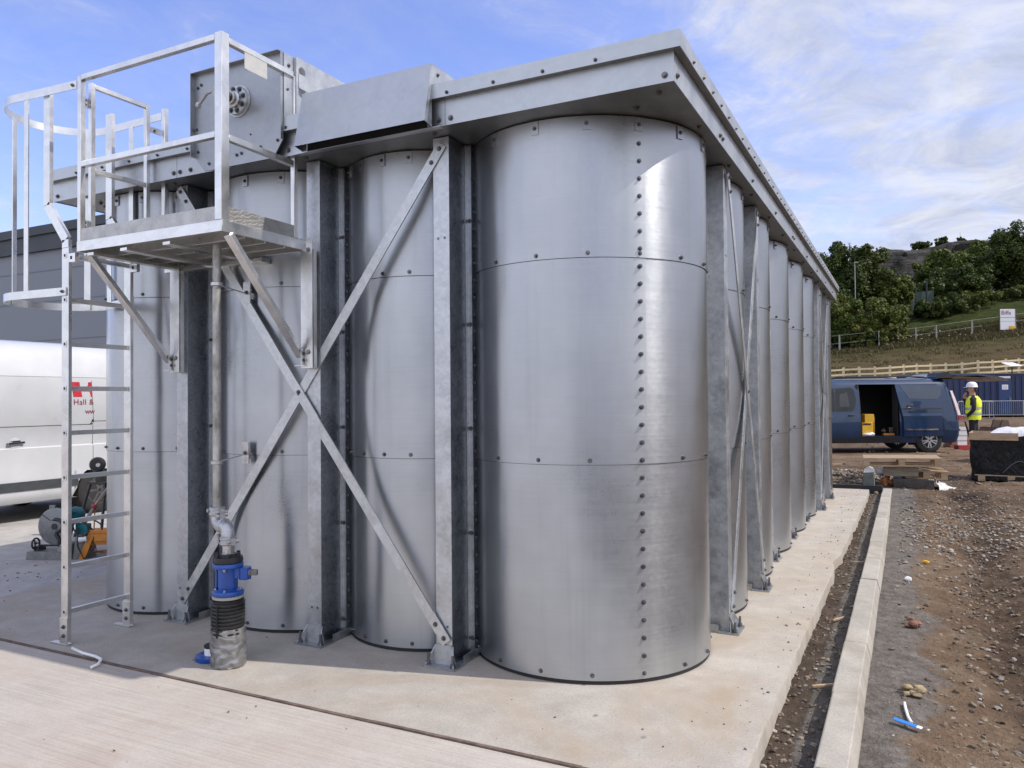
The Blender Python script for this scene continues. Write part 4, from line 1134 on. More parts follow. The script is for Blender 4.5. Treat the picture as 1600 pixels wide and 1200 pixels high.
# ------------------------------------------------------------------ vans
ZL = None
class Van:
    """panel van shell: local x = rearwards (rear bumper at 0), y = away from the seen side, z up"""
    def __init__(s, W, lev, stations): s.W = W; s.lev = lev; s.st = stations
    def y(s, z):
        L = s.lev
        if z <= L[0][0]: return L[0][1]
        for a, b in zip(L, L[1:]):
            if z <= b[0]: t = (z - a[0]) / (b[0] - a[0]); return a[1] + (b[1] - a[1]) * t
        return L[-1][1]
    def outline(s, lev):
        z, yo, xr, xf = lev; r = .16; W = s.W; pts = []
        for k in range(5): a = PI / 2 * k / 4; pts.append((xr - r + r * math.sin(PI / 2 - a), yo + r - r * math.sin(a)))      # rear near corner
        pts += [(x, yo) for x in s.st]
        for k in range(5): a = PI / 2 * k / 4; pts.append((xf + r - r * math.sin(a), yo + r - r * math.cos(a)))
        for k in range(5): a = PI / 2 * k / 4; pts.append((xf + r - r * math.cos(a), W - yo - r + r * math.sin(a)))
        for k in range(5): a = PI / 2 * k / 4; pts.append((xr - r + r * math.sin(a), W - yo - r + r * math.cos(a)))
        return [(x, y, z) for x, y in pts]
    def body(s, skip=lambda x, z: False, arches=()):
        mb = MB(); rows = [[mb.P(p) for p in s.outline(l)] for l in s.lev]
        n = len(rows[0])
        for A, B in zip(rows, rows[1:]):
            for k in range(n):
                q = (k + 1) % n; c = (mb.v[A[k]] + mb.v[B[q]]) / 2
                if c.y < s.W * .3 and skip(c.x, c.z): continue
                mb.face([A[k], A[q], B[q], B[k]])
        mb.face(rows[-1]); mb.face(rows[0][::-1])
        return mb
    def patch(s, mb, poly, off, th=.004):
        """flat-ish panel following the side: poly in (x, z)"""
        a = [mb.P((x, s.y(z) - off, z)) for x, z in poly]; b = [mb.P((x, s.y(z) - off + th, z)) for x, z in poly]
        n = len(poly); mb.face(a); mb.face(b[::-1])
        for k in range(n): mb.face([a[k], a[(k + 1) % n], b[(k + 1) % n], b[k]])
    def slab(s, mb, poly, off, th=.004):
        zs = sorted(set([z for _, z in poly] + [l[0] for l in s.lev])); lo, hi = min(z for _, z in poly), max(z for _, z in poly)
        zs = [z for z in zs if lo <= z <= hi]
        def rng_(z):
            xs_ = []
            for (xa, za), (xb, zb) in zip(poly, poly[1:] + poly[:1]):
                if za == zb:
                    if abs(za - z) < 1e-6: xs_ += [xa, xb]
                elif min(za, zb) - 1e-9 <= z <= max(za, zb) + 1e-9: xs_.append(xa + (xb - xa) * (z - za) / (zb - za))
            return min(xs_), max(xs_)
        for a, b in zip(zs, zs[1:]):
            (xa0, xa1), (xb0, xb1) = rng_(a), rng_(b)
            q = [(xa0, a), (xa1, a)] + ([(xb1, b), (xb0, b)] if xb1 - xb0 > 1e-4 else [(xb0, b)])
            if xa1 - xa0 < 1e-4: q = [(xa0, a), (xb1, b), (xb0, b)]
            s.patch(mb, q, off, th)
    def strip(s, mb, x0, x1, z0, z1, off, th=.004, nz=5):
        for k in range(nz):
            a = z0 + (z1 - z0) * k / nz; b = z0 + (z1 - z0) * (k + 1) / nz
            s.patch(mb, [(x0, a), (x1, a), (x1, b), (x0, b)], off, th)
def wheel(parent, x, y, z, r, w_, near=True, rimmat='rim', spokes=10):
    t = MB(); t.lathe((x, y, z), [(r * .62, -.001), (r * .70, -.006), (r * .92, -.004), (r * .985, .012), (r, .04), (r, w_ - .04), (r * .985, w_ - .012), (r * .92, w_), (r * .62, w_)], 40, (0, 1, 0))
    wo = t.build('wheel', M['rubber'], parent, local=True)
    m = MB(); rr = r * .63
    m.lathe((x, y, z), [(rr, .0), (rr, .02), (rr - .012, .022), (rr - .014, .004), (rr, .0)], 36, (0, 1, 0)) if False else None
    m.mi = 0
    n = 36
    for (ra, ya), (rb, yb2) in zip([(rr, .0), (rr - .02, -.002), (rr - .026, .02)], [(rr - .02, -.002), (rr - .026, .02), (rr - .03, .07)]):
        for k in range(n):
            a0, a1 = 2 * PI * k / n, 2 * PI * (k + 1) / n
            m.poly([(x + ra * math.cos(a0), y + ya, z + ra * math.sin(a0)), (x + ra * math.cos(a1), y + ya, z + ra * math.sin(a1)), (x + rb * math.cos(a1), y + yb2, z + rb * math.sin(a1)), (x + rb * math.cos(a0), y + yb2, z + rb * math.sin(a0))])
    for k in range(spokes):
        a = 2 * PI * (k + (.18 if k % 2 else -.18) * (spokes == 10)) / spokes
        m.bar((x + .03 * math.cos(a), y + .008, z + .03 * math.sin(a)), (x + (rr - .012) * math.cos(a), y + .006, z + (rr - .012) * math.sin(a)), .030, .02, (0, 1, 0))
    m.cyl((x, y + .03, z), (x, y - .004, z), .05, 18)
    m.mi = 1; m.cyl((x, y + .071, z), (x, y + .075, z), rr - .03, 30); m.cyl((x, y - .0045, z), (x, y - .009, z), .022, 14)
    m.build('rim', [M[rimmat], M['black_plastic']], wo, local=True, recalc=True)
    return wo

# white van, parked along the yard on the left
wv = thing('white_van', 'white panel van with red lettering and a black rubbing strip, parked beyond the ladder', 'van', (-9.9, 8.12, 0), R(90))
lev = [(.24, .06, .0, -5.8), (.30, .015, .02, -5.85), (.36, .0, .02, -5.85), (.56, .0, .02, -5.85), (.60, .004, .0, -5.85), (.93, .006, .0, -5.8), (.945, .022, .0, -5.75), (1.2, .012, -.01, -5.3), (1.225, .0, -.01, -5.2), (1.80, .045, -.03, -4.6), (1.845, .05, -.03, -4.5), (1.848, .062, -.03, -4.5), (2.1, .12, -.05, -4.2), (2.22, .20, -.08, -4.1), (2.29, .36, -.14, -4.0), (2.33, .6, -.25, -3.9)]
va = Van(2.0, lev, [-.3, -.5, -.72, -1.08, -1.5, -1.9, -2.6, -3.4])
mb = va.body(lambda x, z: abs(x + 1.10) < .36 and z < .60)
wb = mb.build('body', M['white_paint'], wv, local=True, smooth=35)
mb = MB(); nA = 26
for k in range(nA):                     # wheel arch edge: fills the opening down to a round arch
    xa, xb = -1.5 + .78 * k / nA, -1.5 + .78 * (k + 1) / nA
    za_, zb_ = (.30 + math.sqrt(max(0, .365 ** 2 - (x_ + 1.11) ** 2)) if abs(x_ + 1.11) < .365 else .24 for x_ in (xa, xb))
    va.patch(mb, [(xa, min(za_, .592)), (xb, min(zb_, .592)), (xb, .6), (xa, .6)], .001, .05)
mb.build('wheel_arch', M['white_paint'], wv, local=True)
mb = MB(); mb.box(-1.6, -.62, .35, .42, .2, .8); mb.build('wheel_housing', M['dark'], wv, local=True)
wheel(wv, -1.11, .04, .30, .31, .22, True, 'steel_rim', 6)
wheel(wv, -1.11, 1.74, .30, .31, .22, True, 'steel_rim', 6)
wheel(wv, -4.75, .04, .30, .31, .22, True, 'steel_rim', 6)
mb = MB(); va.strip(mb, -5.4, -1.45, .40, .515, .012, .011, 2); mb.build('rubbing_strip', M['dark_strip'], wv, local=True)
mb = MB()
va.strip(mb, -5.0, -.2, 1.8415, 1.8475, .0025, .002, 1)
va.strip(mb, -1.235, -1.229, .62, 1.19, .0015, .001, 8); va.strip(mb, -1.232, -1.226, 1.23, 1.8, .0015, .001, 8)
va.strip(mb, -2.75, -2.744, .62, 1.8, .0015, .001, 10)
va.strip(mb, -5.0, -1.236, 1.206, 1.212, .002, .002, 1); va.strip(mb, -1.22, -.1, 1.245, 1.253, .002, .002, 1)
mb.build('panel_gap', M['seam'], wb, local=True)
mb = MB(); va.patch(mb, [(-1.285, 1.21), (-1.24, 1.21), (-1.225, 1.24), (-1.225, 1.275), (-1.245, 1.275), (-1.26, 1.245)], .004); mb.build('track_end', M['black_plastic'], wv, local=True)
mb = MB(); hx = -2.265
mb.lathe((hx, va.y(1.0) - .001, 1.0), [(.075, 0), (.072, .004), (.06, .006)], 24, (0, -1, 0)); mb.mi = 1
mb.bar((hx - .105, va.y(1.0) - .022, 1.0), (hx + .105, va.y(1.0) - .022, 1.012), .026, .034, (0, 0, 1)); mb.bar((hx - .06, va.y(1.0) - .024, 1.024), (hx + .05, va.y(1.0) - .024, 1.028), .026, .03, (0, 0, 1))
mb.build('door_handle', [M['white_paint'], M['black_plastic']], wv, local=True, bev=.004)
mb = MB(); sx0 = -1.50                # block letter emblem: thick stem, bar, slim stem
for poly in ([(sx0, 1.58), (sx0 + .125, 1.58), (sx0 + .115, 1.655), (sx0 + .205, 1.655), (sx0 + .205, 1.70), (sx0 + .10, 1.70), (sx0 + .095, 1.78), (sx0 - .02, 1.78)],
             [(sx0 + .206, 1.655), (sx0 + .235, 1.655), (sx0 + .25, 1.58), (sx0 + .272, 1.58), (sx0 + .262, 1.78), (sx0 + .222, 1.78), (sx0 + .206, 1.70)]):
    va.patch(mb, poly, .0035, .002)
mb.build('emblem', M['red'], wv, local=True)
mred = simple('dark_red_print', (.22, .02, .045), .4)
text_part('lettering', 'Hall &', .108, (-1.505, va.y(1.49) - .004, 1.475), (1, 0, 0), (0, .06, 1), mred, wv, .002, True, 1.08)
text_part('lettering', 'ww', .10, (-1.345, va.y(1.37) - .005, 1.352), (1, 0, 0), (0, .06, 1), mred, wv, .002, True, .9)

# blue van with open side door and raised tailgate
bv = thing('blue_van', 'dark blue panel van with its side door slid open and tailgate raised', 'van', F(11.64, 20.2, 0), ROT)
lev = [(.27, .06, -.02, -5.2), (.45, .01, .02, -5.3), (.62, .0, .03, -5.3), (.80, .0, .02, -5.28), (.98, .0, .0, -5.2), (1.04, .018, -.01, -5.1), (1.10, .02, -.02, -4.9), (1.35, .055, -.07, -4.2), (1.60, .10, -.15, -3.9), (1.80, .16, -.23, -3.6), (1.875, .22, -.29, -3.45), (1.93, .33, -.38, -3.35), (1.955, .50, -.50, -3.25)]
vb_ = Van(1.98, lev, [-.3, -.5, -.75, -1.1, -1.58, -2.58, -2.75, -3.05])
mb = vb_.body(lambda x, z: (-2.58 < x < -1.58 and .45 < z < 1.80) or (abs(x + .80) < .33 and z < .62))
bb = mb.build('body', M['blue_paint'], bv, local=True, smooth=35)
mb = MB(); mb.box(-2.60, -.25, .3, 1.75, .42, .44); mb.box(-2.64, -2.60, .12, 1.75, .44, 1.8); mb.box(-2.6, -.25, 1.70, 1.74, .44, 1.8); mb.box(-1.56, -1.54, .15, .45, .46, 1.8)
mb.box(-2.6, -.25, .25, 1.7, 1.80, 1.82); mb.build('load_bay_lining', simple('van_lining', (.02, .02, .021), .8, 0, .3, 6), bv, local=True)
mb = MB(); mb.box(-2.585, -1.56, .03, .3, .405, .45); mb.build('door_step', M['black_plastic'], bv, local=True)
mb = MB()                               # slid-back side door standing proud of the rear quarter
z_ = [.44, .62, .80, .97, 1.04, 1.10, 1.35, 1.60, 1.80]
xl = lambda z: -1.66 + (.26 * sm((z - .9) / .9) * 0 if z < .9 else -.0) - .16 * sm((z - .95) / .85)
xl = lambda z: -1.50 - .15 * sm((z - .7) / 1.1)
for a, b in zip(z_, z_[1:]): vb_.patch(mb, [(xl(a), a), (-.50 + .0 * a, a), (-.50 - .06 * (b > 1.35), b), (xl(b), b)], .065, .05)
dr = mb.build('side_door', M['blue_paint'], bv, local=True, smooth=25)
mb = MB(); mb.bar((-1.40, vb_.y(1.22) - .082, 1.225), (-1.24, vb_.y(1.22) - .088, 1.235), .03, .035); mb.mi = 1; mb.bar((-1.39, vb_.y(1.2) - .07, 1.195), (-1.30, vb_.y(1.2) - .07, 1.195), .02, .03)
mb.build('door_handle', [M['black_plastic'], M['chrome']], dr, local=True, bev=.004)
mb = MB(); vb_.strip(mb, -1.46, -.62, .60, .635, .072, .006, 1); mb.build('trim_strip', M['chrome'], dr, local=True)
mb = MB(); vb_.strip(mb, -1.55, -.50, 1.135, 1.175, .069, .003, 1); mb.build('door_track', M['black_plastic'], bv, local=True)
mb = MB(); vb_.slab(mb, [(-1.33, 1.42), (-.62, 1.40), (-.50, 1.50), (-.47, 1.66), (-.55, 1.76), (-1.55, 1.78)], .0705, .004) ; mb.build('blank_window', simple('blue_window_blank', (.010, .025, .048), .2, .0, .1, 3, coat=1.), dr, local=True)
mb = MB(); vb_.slab(mb, [(-2.80, 1.10), (-2.72, 1.2), (-2.68, 1.40), (-2.72, 1.66), (-2.80, 1.72), (-3.30, 1.69), (-3.62, 1.45), (-3.75, 1.10)], .004, .003)
gl = mb.build('side_window', M['glass'], bv, local=True)
mb = MB(); vb_.slab(mb, [(-3.27, 1.10), (-3.23, 1.10), (-3.20, 1.69), (-3.24, 1.69)], .007, .003); mb.build('pillar', M['black_plastic'], gl, local=True)
mb = MB(); vb_.slab(mb, [(-2.86, 1.22), (-3.12, 1.22), (-3.1, 1.55), (-2.9, 1.60)], .006, .001) ; mb.build('seat_seen_through_glass', simple('grey_headrest', (.035, .04, .042), .5), gl, local=True)
mb = MB(); vb_.strip(mb, -2.592, -2.582, .47, 1.80, .003, .002, 8); mb.build('panel_gap', M['seam'], bb, local=True)
mb = MB(); mb.bar((-2.92, vb_.y(1.0) - .02, .99), (-2.76, vb_.y(1.0) - .025, 1.0), .03, .035); mb.build('door_handle', M['black_plastic'], bv, local=True, bev=.004)
mb = MB(); vb_.strip(mb, -4.6, -1.58, .28, .40, .012, .011, 2); mb.build('sill_trim', M['black_plastic'], bv, local=True)
wheel(bv, -.80, .03, .335, .335, .22); wheel(bv, -.80, 1.74, .335, .335, .22); wheel(bv, -4.1, .03, .335, .335, .22); wheel(bv, -4.1, 1.74, .335, .335, .22)
mb = MB(); n = 18
for k in range(n):
    a0, a1 = PI * k / n, PI * (k + 1) / n
    for (ra, rb) in ((.345, .40),):
        p = [(-.80 + ra * math.cos(a0), .335 + ra * math.sin(a0)), (-.80 + rb * math.cos(a0), .335 + rb * math.sin(a0)), (-.80 + rb * math.cos(a1), .335 + rb * math.sin(a1)), (-.80 + ra * math.cos(a1), .335 + ra * math.sin(a1))]
        vb_.patch(mb, p, .006, .03)
mb.build('wheel_arch', M['blue_paint'], bv, local=True); mb = MB(); mb.box(-1.2, -.45, .3, .36, .2, .85); mb.build('wheel_housing', M['dark'], bv, local=True)
mb = MB(); vb_.patch(mb, [(-.07, .98), (.0, .98), (-.05, 1.25), (-.15, 1.62), (-.205, 1.62), (-.125, 1.25)], .012, .03); tl = mb.build('tail_lamp', M['lens_white'], bv, local=True)
mb = MB(); vb_.patch(mb, [(-.055, .86), (.02, .86), (.014, .978), (-.058, .978)], .013, .03); mb.build('red_lens', M['tail'], tl, local=True)
mb = MB(); vb_.patch(mb, [(-.42, .60), (-.02, .58), (-.02, .62), (-.25, .645), (-.36, .82), (-.44, .93), (-.46, .80)], .01, .01); mb.build('bumper_reflection', simple('pale_blue_reflection_paint', (.02, .055, .12), .2, .3, .05, 3, coat=1.), bv, local=True)  # pale reflection painted as a patch on the bumper
mb = MB(); mb.tube([(-3.2, .42, 1.94), (-3.05, .40, 2.0), (-1.2, .36, 2.01), (-.75, .38, 1.99), (-.62, .42, 1.93)], .02, 8); mb.tube([(-3.2, 1.56, 1.94), (-3.05, 1.58, 2.0), (-1.2, 1.62, 2.01), (-.62, 1.56, 1.93)], .02, 8); mb.build('roof_rail', M['black_plastic'], bv, local=True)
mb = MB()
for (xa, za_), (xb, zb_), t_ in (((-.52, 1.995), (-.30, 2.075), .07), ((-.2999, 2.075), (-.1, 2.08), .10), ((-.0999, 2.07), (.55, 2.06), .05), ((.5501, 2.06), (1.05, 2.0), .045), ((1.0501, 2.0), (1.42, 1.90), .035)):
    mb.hexa([(xa, .2, za_ - t_), (xb, .2, zb_ - t_), (xb, 1.78, zb_ - t_), (xa, 1.78, za_ - t_), (xa, .2, za_), (xb, .2, zb_), (xb, 1.78, zb_), (xa, 1.78, za_)])
tg = mb.build('tailgate', M['blue_paint'], bv, local=True, smooth=20)
mb = MB(); mb.hexa([(-.5, .18, 1.96), (-.08, .18, 1.96), (-.08, .75, 1.96), (-.5, .75, 1.96), (-.42, .18, 2.09), (-.2, .18, 2.125), (-.12, .75, 2.125), (-.42, .75, 2.09)]); mb.build('spoiler', M['black_plastic'], tg, local=True)
mb = MB(); mb.hexa([(-.05, .25, 1.94), (.95, .25, 1.925), (.95, 1.72, 1.925), (-.05, 1.72, 1.94), (-.05, .25, 2.0), (.95, .25, 1.955), (.95, 1.72, 1.955), (-.05, 1.72, 2.0)]); mb.build('inner_trim', simple('brown_trim', (.16, .10, .07), .8), tg, local=True)
mb = MB(); mb.tube([(.0, .26, 1.93), (-.12, .22, 1.5)], .012, 8); mb.build('gas_strut', M['black_plastic'], tg, local=True)
def in_van(name, label, cat, mat, fn):
    mb = MB(); mb.xf = lambda p: F(11.64, 20.2) + RT * p.x + FW * p.y + V((0, 0, p.z)); fn(mb); return tag(mb.build(name, mat, bev=.004), label, cat)
in_van('yellow_case', 'tall yellow tool case standing in the blue van\'s open doorway', 'tool case', [M['yellow'], M['dark']],
       lambda m: (m.box(-2.53, -2.24, .06, .42, .445, .80), m.box(-2.44, -2.20, .10, .40, .8005, 1.02), m.box(-2.20, -2.19, .1, .4, .45, .95), setattr(m, 'mi', 1), m.box(-2.52, -2.30, .055, .0595, .74, .79)))
in_van('film_bundle', 'crumpled white film bundle on the van step in front of the yellow case', 'plastic film', M['film'], lambda m: (m.ball((-2.42, .0, .50), .075, 10, (1.7, .8, .6), .4), m.ball((-2.30, .02, .51), .06, 8, (1.3, .8, .8), .4)))
in_van('orange_tool', 'orange and black power tool lying on the van floor right of the yellow case', 'power tool', [M['orange'], M['black_plastic']],
       lambda m: (m.box(-1.90, -1.62, .2, .32, .46, .51), setattr(m, 'mi', 1), m.ball((-1.88, .26, .58), .07, 8, (1, 1, 1), .2), m.box(-1.75, -1.66, .2, .32, .512, .66)))

# ------------------------------------------------------------------ person by the van
pe = thing('person', 'worker in white hard hat and yellow hi-vis vest beside the blue van', 'person', F(11.20, 18.9, -.0), R(-6))
J = {'pel': (0, 0, .95, .135), 'bel': (0, 0, 1.08, .14), 'che': (.01, 0, 1.28, .155), 'nec': (.0, 0, 1.475, .062), 'he0': (-.02, 0, 1.56, .075), 'he1': (-.03, 0, 1.65, .098), 'he2': (-.025, 0, 1.73, .08),
     'hl': (0, -.10, .90, .095), 'kl': (-.03, -.11, .50, .066), 'al': (.02, -.12, .09, .046), 'tl': (-.15, -.12, .035, .038),
     'hr': (0, .10, .90, .095), 'kr': (.05, .11, .50, .066), 'ar': (.10, .12, .09, .046), 'tr': (-.06, .12, .035, .038),
     'sl': (.01, -.19, 1.42, .07), 'el': (.03, -.27, 1.15, .052), 'wl': (-.14, -.22, .97, .034), 'pl_': (-.20, -.20, .95, .03),
     'sr': (.01, .19, 1.42, .07), 'er': (-.12, .25, 1.18, .05), 'wr': (-.20, .10, 1.42, .033), 'pr_': (-.17, .05, 1.50, .03)}
E_ = ['pel bel', 'bel che', 'che nec', 'nec he0', 'he0 he1', 'he1 he2', 'pel hl', 'hl kl', 'kl al', 'al tl', 'pel hr', 'hr kr', 'kr ar', 'ar tr', 'che sl', 'sl el', 'el wl', 'wl pl_', 'che sr', 'sr er', 'er wr', 'wr pr_']
for s, h, base in (('l', 'pl_', V((-.8, .25, -.35))), ('r', 'pr_', V((.35, -.35, .55)))):
    hp = V(J[h][:3])
    for k in range(4):
        off = V((0, .018 * (k - 1.5), .006 * k)) if s == 'l' else V((.012 * (k - 1.5), .0, .018 * (k - 1.5)))
        q = hp + base.normalized() * .045 + off; J[f'f{s}{k}'] = (*q, .0095)
        q2 = q + (base.normalized() + V((.3, .2, -.5))).normalized() * (.034 + .004 * (k % 2)); J[f'g{s}{k}'] = (*q2, .008)
        E_ += [f'{h} f{s}{k}', f'f{s}{k} g{s}{k}']
    q = hp + V((.0, .0, .035)); J[f't{s}'] = (*q, .011); q = q + base.normalized() * .035; J[f'u{s}'] = (*q, .009); E_ += [f'{h} t{s}', f't{s} u{s}']
keys = list(J); me = bpy.data.meshes.new('body_base')
me.from_pydata([J[k][:3] for k in keys], [tuple(keys.index(q) for q in e.split()) for e in E_], [])
to = bpy.data.objects.new('body_tmp', me); COL.objects.link(to)
md = to.modifiers.new('skin', 'SKIN'); md.use_smooth_shade = True
sv = me.skin_vertices[0].data
for i, k in enumerate(keys): sv[i].radius = (J[k][3], J[k][3]); sv[i].use_root = (k == 'pel')
sb = to.modifiers.new('sub', 'SUBSURF'); sb.levels = 2; sb.render_levels = 2
bpy.context.view_layer.update()
bm_ = bpy.data.meshes.new_from_object(to.evaluated_get(bpy.context.evaluated_depsgraph_get())); bpy.data.objects.remove(to)
bm_.name = 'body'
bm_.materials.clear()
for m in (M['black_cloth'], M['skin']): bm_.materials.append(m)
for p in bm_.polygons:
    c = p.center; hands = min((c - V(J['pl_'][:3])).length, (c - V(J['pr_'][:3])).length)
    p.material_index = 1 if (hands < .10 or (c.z > 1.485 and abs(c.y) < .12 and c.x > -.145)) else 0
    if hands < .10: p.material_index = 1
    p.use_smooth = True
bo = bpy.data.objects.new('body', bm_); COL.objects.link(bo); bo.parent = pe
mb = MB(); rg = []; n = 32
for z, a, b, cx in ((.90, .165, .20, .0), (.96, .17, .205, 0), (1.1, .17, .20, 0), (1.25, .175, .205, .01), (1.36, .165, .20, .012), (1.43, .12, .19, .012), (1.475, .085, .12, .01)):
    rg.append([mb.P((cx + a * math.cos(2 * PI * k / n) * (1 + .03 * mnoise.noise(V((k * .6, z * 7, 0)))), b * math.sin(2 * PI * k / n), z + .006 * math.sin(k * 1.7))) for k in range(n)])
for i, (A, B) in enumerate(zip(rg, rg[1:])):
    for k in range(n):
        if i >= 3 and abs(((k + .5) / n % .5) - .25) < .055: continue       # arm holes
        mb.face([A[k], A[(k + 1) % n], B[(k + 1) % n], B[k]])
vest = mb.build('hi_vis_vest', M['hivis'], pe, local=True, smooth=80)
for z in (1.02, 1.15):
    mb = MB(); n = 32; A = [mb.P((.004 + .177 * math.cos(2 * PI * k / n), .210 * math.sin(2 * PI * k / n), z + .01 * math.cos(2 * PI * k / n))) for k in range(n)]; B = [mb.P((.004 + .177 * math.cos(2 * PI * k / n), .210 * math.sin(2 * PI * k / n), z + .05 + .01 * math.cos(2 * PI * k / n))) for k in range(n)]
    for k in range(n): mb.face([A[k], A[(k + 1) % n], B[(k + 1) % n], B[k]])
    mb.build('reflective_band', M['reflect'], vest, local=True)
mb = MB(); mb.lathe((-.02, 0, 1.685), [(.128, .0), (.136, .006), (.124, .014), (.122, .04), (.112, .08), (.085, .115), (.045, .132), (.0, .136)], 28); mb.bar((-.12, 0, 1.69), (-.19, 0, 1.682), .17, .008); mb.build('hard_hat', M['white'], pe, local=True, smooth=60)
mb = MB(); mb.ball((-.095, 0, 1.565), .052, 10, (.7, .9, .8)); mb.ball((.045, 0, 1.63), .07, 10, (.7, 1, .9)); mb.build('beard_and_hair', M['hair'], pe, local=True, smooth=80)
mb = MB(); mb.extrude([(-.118, -.012, 1.61), (-.118, .012, 1.61), (-.112, .008, 1.665), (-.112, -.008, 1.665)], (-.022, 0, -.006)); mb.ball((-.005, -.098, 1.63), .03, 8, (.8, .35, 1.1)); mb.ball((-.005, .098, 1.63), .03, 8, (.8, .35, 1.1))
mb.build('nose_and_ears', M['skin'], pe, local=True, smooth=80)
mb = MB()
for s in (-1, 1): mb.ball((-.112, s * .034, 1.665), .012, 8, (.7, 1.2, .7))
mb.build('eyes', simple('eye_dark', (.03, .025, .02), .2), pe, local=True)

# ------------------------------------------------------------------ cutting corner behind the ladder
cs = thing('chop_saw', 'metal chop saw with a grey blade guard and teal motor behind the ladder', 'chop saw', (-7.42, 4.78, -.012), math.atan2(.20, .55))
B_ = cs.location
mb = MB()       # local: x along base, y away
mb.hexa([(-.25, -.10, .0), (.20, -.10, .0), (.20, .15, .0), (-.25, .15, .0), (-.245, -.095, .075), (.195, -.095, .075), (.195, .145, .075), (-.245, .145, .075)])
mb.hexa([(.06, -.09, .076), (.20, -.09, .076), (.20, .12, .076), (.06, .12, .076), (.09, -.07, .15), (.19, -.07, .15), (.19, .10, .15), (.09, .10, .15)])
mb.hexa([(.2005, -.05, .0), (.33, .0, .0), (.33, .14, .0), (.2005, .14, .0), (.21, -.02, .20), (.25, .02, .24), (.25, .12, .24), (.21, .12, .20)])
mb.build('base', M['grey_cast'], cs, local=True, bev=.004)
mb = MB(); mb.bar((-.17, 0, .12), (.06, 0, .125), .02, .02); mb.box(-.20, -.15, -.05, .05, .0755, .12); mb.cyl((-.185, -.06, .15), (-.185, -.04, .15), .012, 8)
for k in range(14):
    a, b = 2 * PI * k / 14, 2 * PI * (k + 1) / 14; mb.cyl((-.19, -.04 + .052 * math.cos(a), .145 + .052 * math.sin(a)), (-.19, -.04 + .052 * math.cos(b), .145 + .052 * math.sin(b)), .009, 6)
for k in range(3):
    a = 2 * PI * k / 3; mb.cyl((-.19, -.04, .145), (-.19, -.04 + .05 * math.cos(a), .145 + .05 * math.sin(a)), .007, 6)
mb.build('vice_screw', M['black_plastic'], cs, local=True)
mb = MB(); mb.lathe((.02, -.02, .315), [(.172, 0), (.178, .004), (.178, .03), (.165, .036), (.0, .037)], 40, (0, -1, 0)); mb.build('blade_guard', M['guard'], cs, local=True)
mb = MB(); seg = []
for k in range(9):
    a = R(120 - 25 * k); seg.append((.035 + .075 * math.cos(a), -.0575, .325 + .06 * math.sin(a)))
mb.tube(seg + [(.04, -.0575, .24), (.075, -.0575, .19), (.07, -.0575, .12)], .016, 8, [.006] + [.018] * 8 + [.022, .02, .012])
mb.cyl((.02, -.0575, .315), (.02, -.064, .315), .03, 16)
mb.bar((-.11, -.057, .43), (-.02, -.057, .37), .004, .006); mb.box(.10, .125, -.062, -.0575, .35, .40)
mb.build('guard_slot', M['black_plastic'], cs, local=True)
mb = MB(); mb.lathe((.06, .02, .39), [(.07, 0), (.085, .02), (.085, .14), (.07, .19), (.03, .2)], 24, (.25, 1, .05)); mb.ball((.07, .05, .44), .07, 12, (1.3, 1, .8)); mb.box(.17, .30, .03, .10, .22, .33); mb.build('motor', M['teal'], cs, local=True, bev=.008)
mb = MB(); mb.box(-.045, .015, -.045, -.03, .46, .52); mb.build('carry_bracket', M['guard'], cs, local=True)
hd_ = thing('pipe_wrench_bar', 'grey bar with a red collar leaning from the saw up towards the van wheel', 'bar', (-7.3, 4.95, .3))
mb = MB(); mb.tube([(-7.22, 4.90, .28), (-7.33, 5.15, .50), (-7.45, 5.45, .73)], .013, 10, [.02, .014, .012]); mb.build('shaft', simple('grey_fibre', (.22, .22, .21), .5, .2), hd_)
mb = MB(); mb.lathe((-7.305, 5.09, .45), [(.016, -.02), (.026, -.014), (.028, .014), (.016, .02)], 14, (-.3, .65, .6)); mb.build('collar', simple('red_collar', (.40, .02, .03), .45), hd_)
vi = thing('pipe_machine', 'black round pipe machine head on a dark stand in front of the van\'s rear wheel', 'machine', (-8.15, 5.85, 0))
mb = MB(); mb.lathe((-8.2, 5.77, .80), [(.055, 0), (.082, .012), (.085, .05), (.07, .075)], 24, (.6, -.75, 0)); mb.build('head', simple('black_cast', (.02, .02, .02), .45, .3, .4, 25, .2), vi)
mb = MB(); mb.bar((-8.2, 5.8, .73), (-8.2, 5.8, .60), .09, .07, (1, 0, 0)); mb.box(-8.32, -8.02, 5.72, 5.9, .575, .60)
for p, q in (((-8.3, 5.74), (-8.4, 5.62)), ((-8.04, 5.74), (-7.95, 5.62)), ((-8.16, 5.88), (-8.16, 6.05))): mb.cyl((*p, .574), (*q, -.01), .016, 8)
mb.build('stand', M['black_plastic'], vi)
mb = MB(); mb.cyl((-8.15, 5.74, .80), (-8.1, 5.69, .80), .022, 12); mb.build('spindle', M['bolt_light'], vi)
st = thing('orange_transformer', 'orange frame stand with a white plug, half hidden behind the tank', 'site transformer', (-7.1, 4.98, -.012))
mb = MB(); mb.xf = lambda p: st.location + Matrix.Rotation(R(38), 3, 'Z') @ p
mb.extrude([(-.14, -.09, 0), (-.08, -.09, 0), (.005, -.09, .235), (-.055, -.09, .235)], (0, .018, 0)); mb.extrude([(-.14, .10, 0), (-.08, .10, 0), (.005, .10, .235), (-.055, .10, .235)], (0, .018, 0))
mb.box(-.06, .30, -.0715, .0995, .235, .27); mb.box(-.03, .3, -.0715, .0995, .13, .165); mb.box(.0, .3, -.09, -.0725, .166, .234); mb.extrude([(.34, -.09, 0), (.28, -.09, 0), (.25, -.09, .235), (.31, -.09, .235)], (0, .018, 0))
mb.build('frame', M['orange'], st, bev=.003)
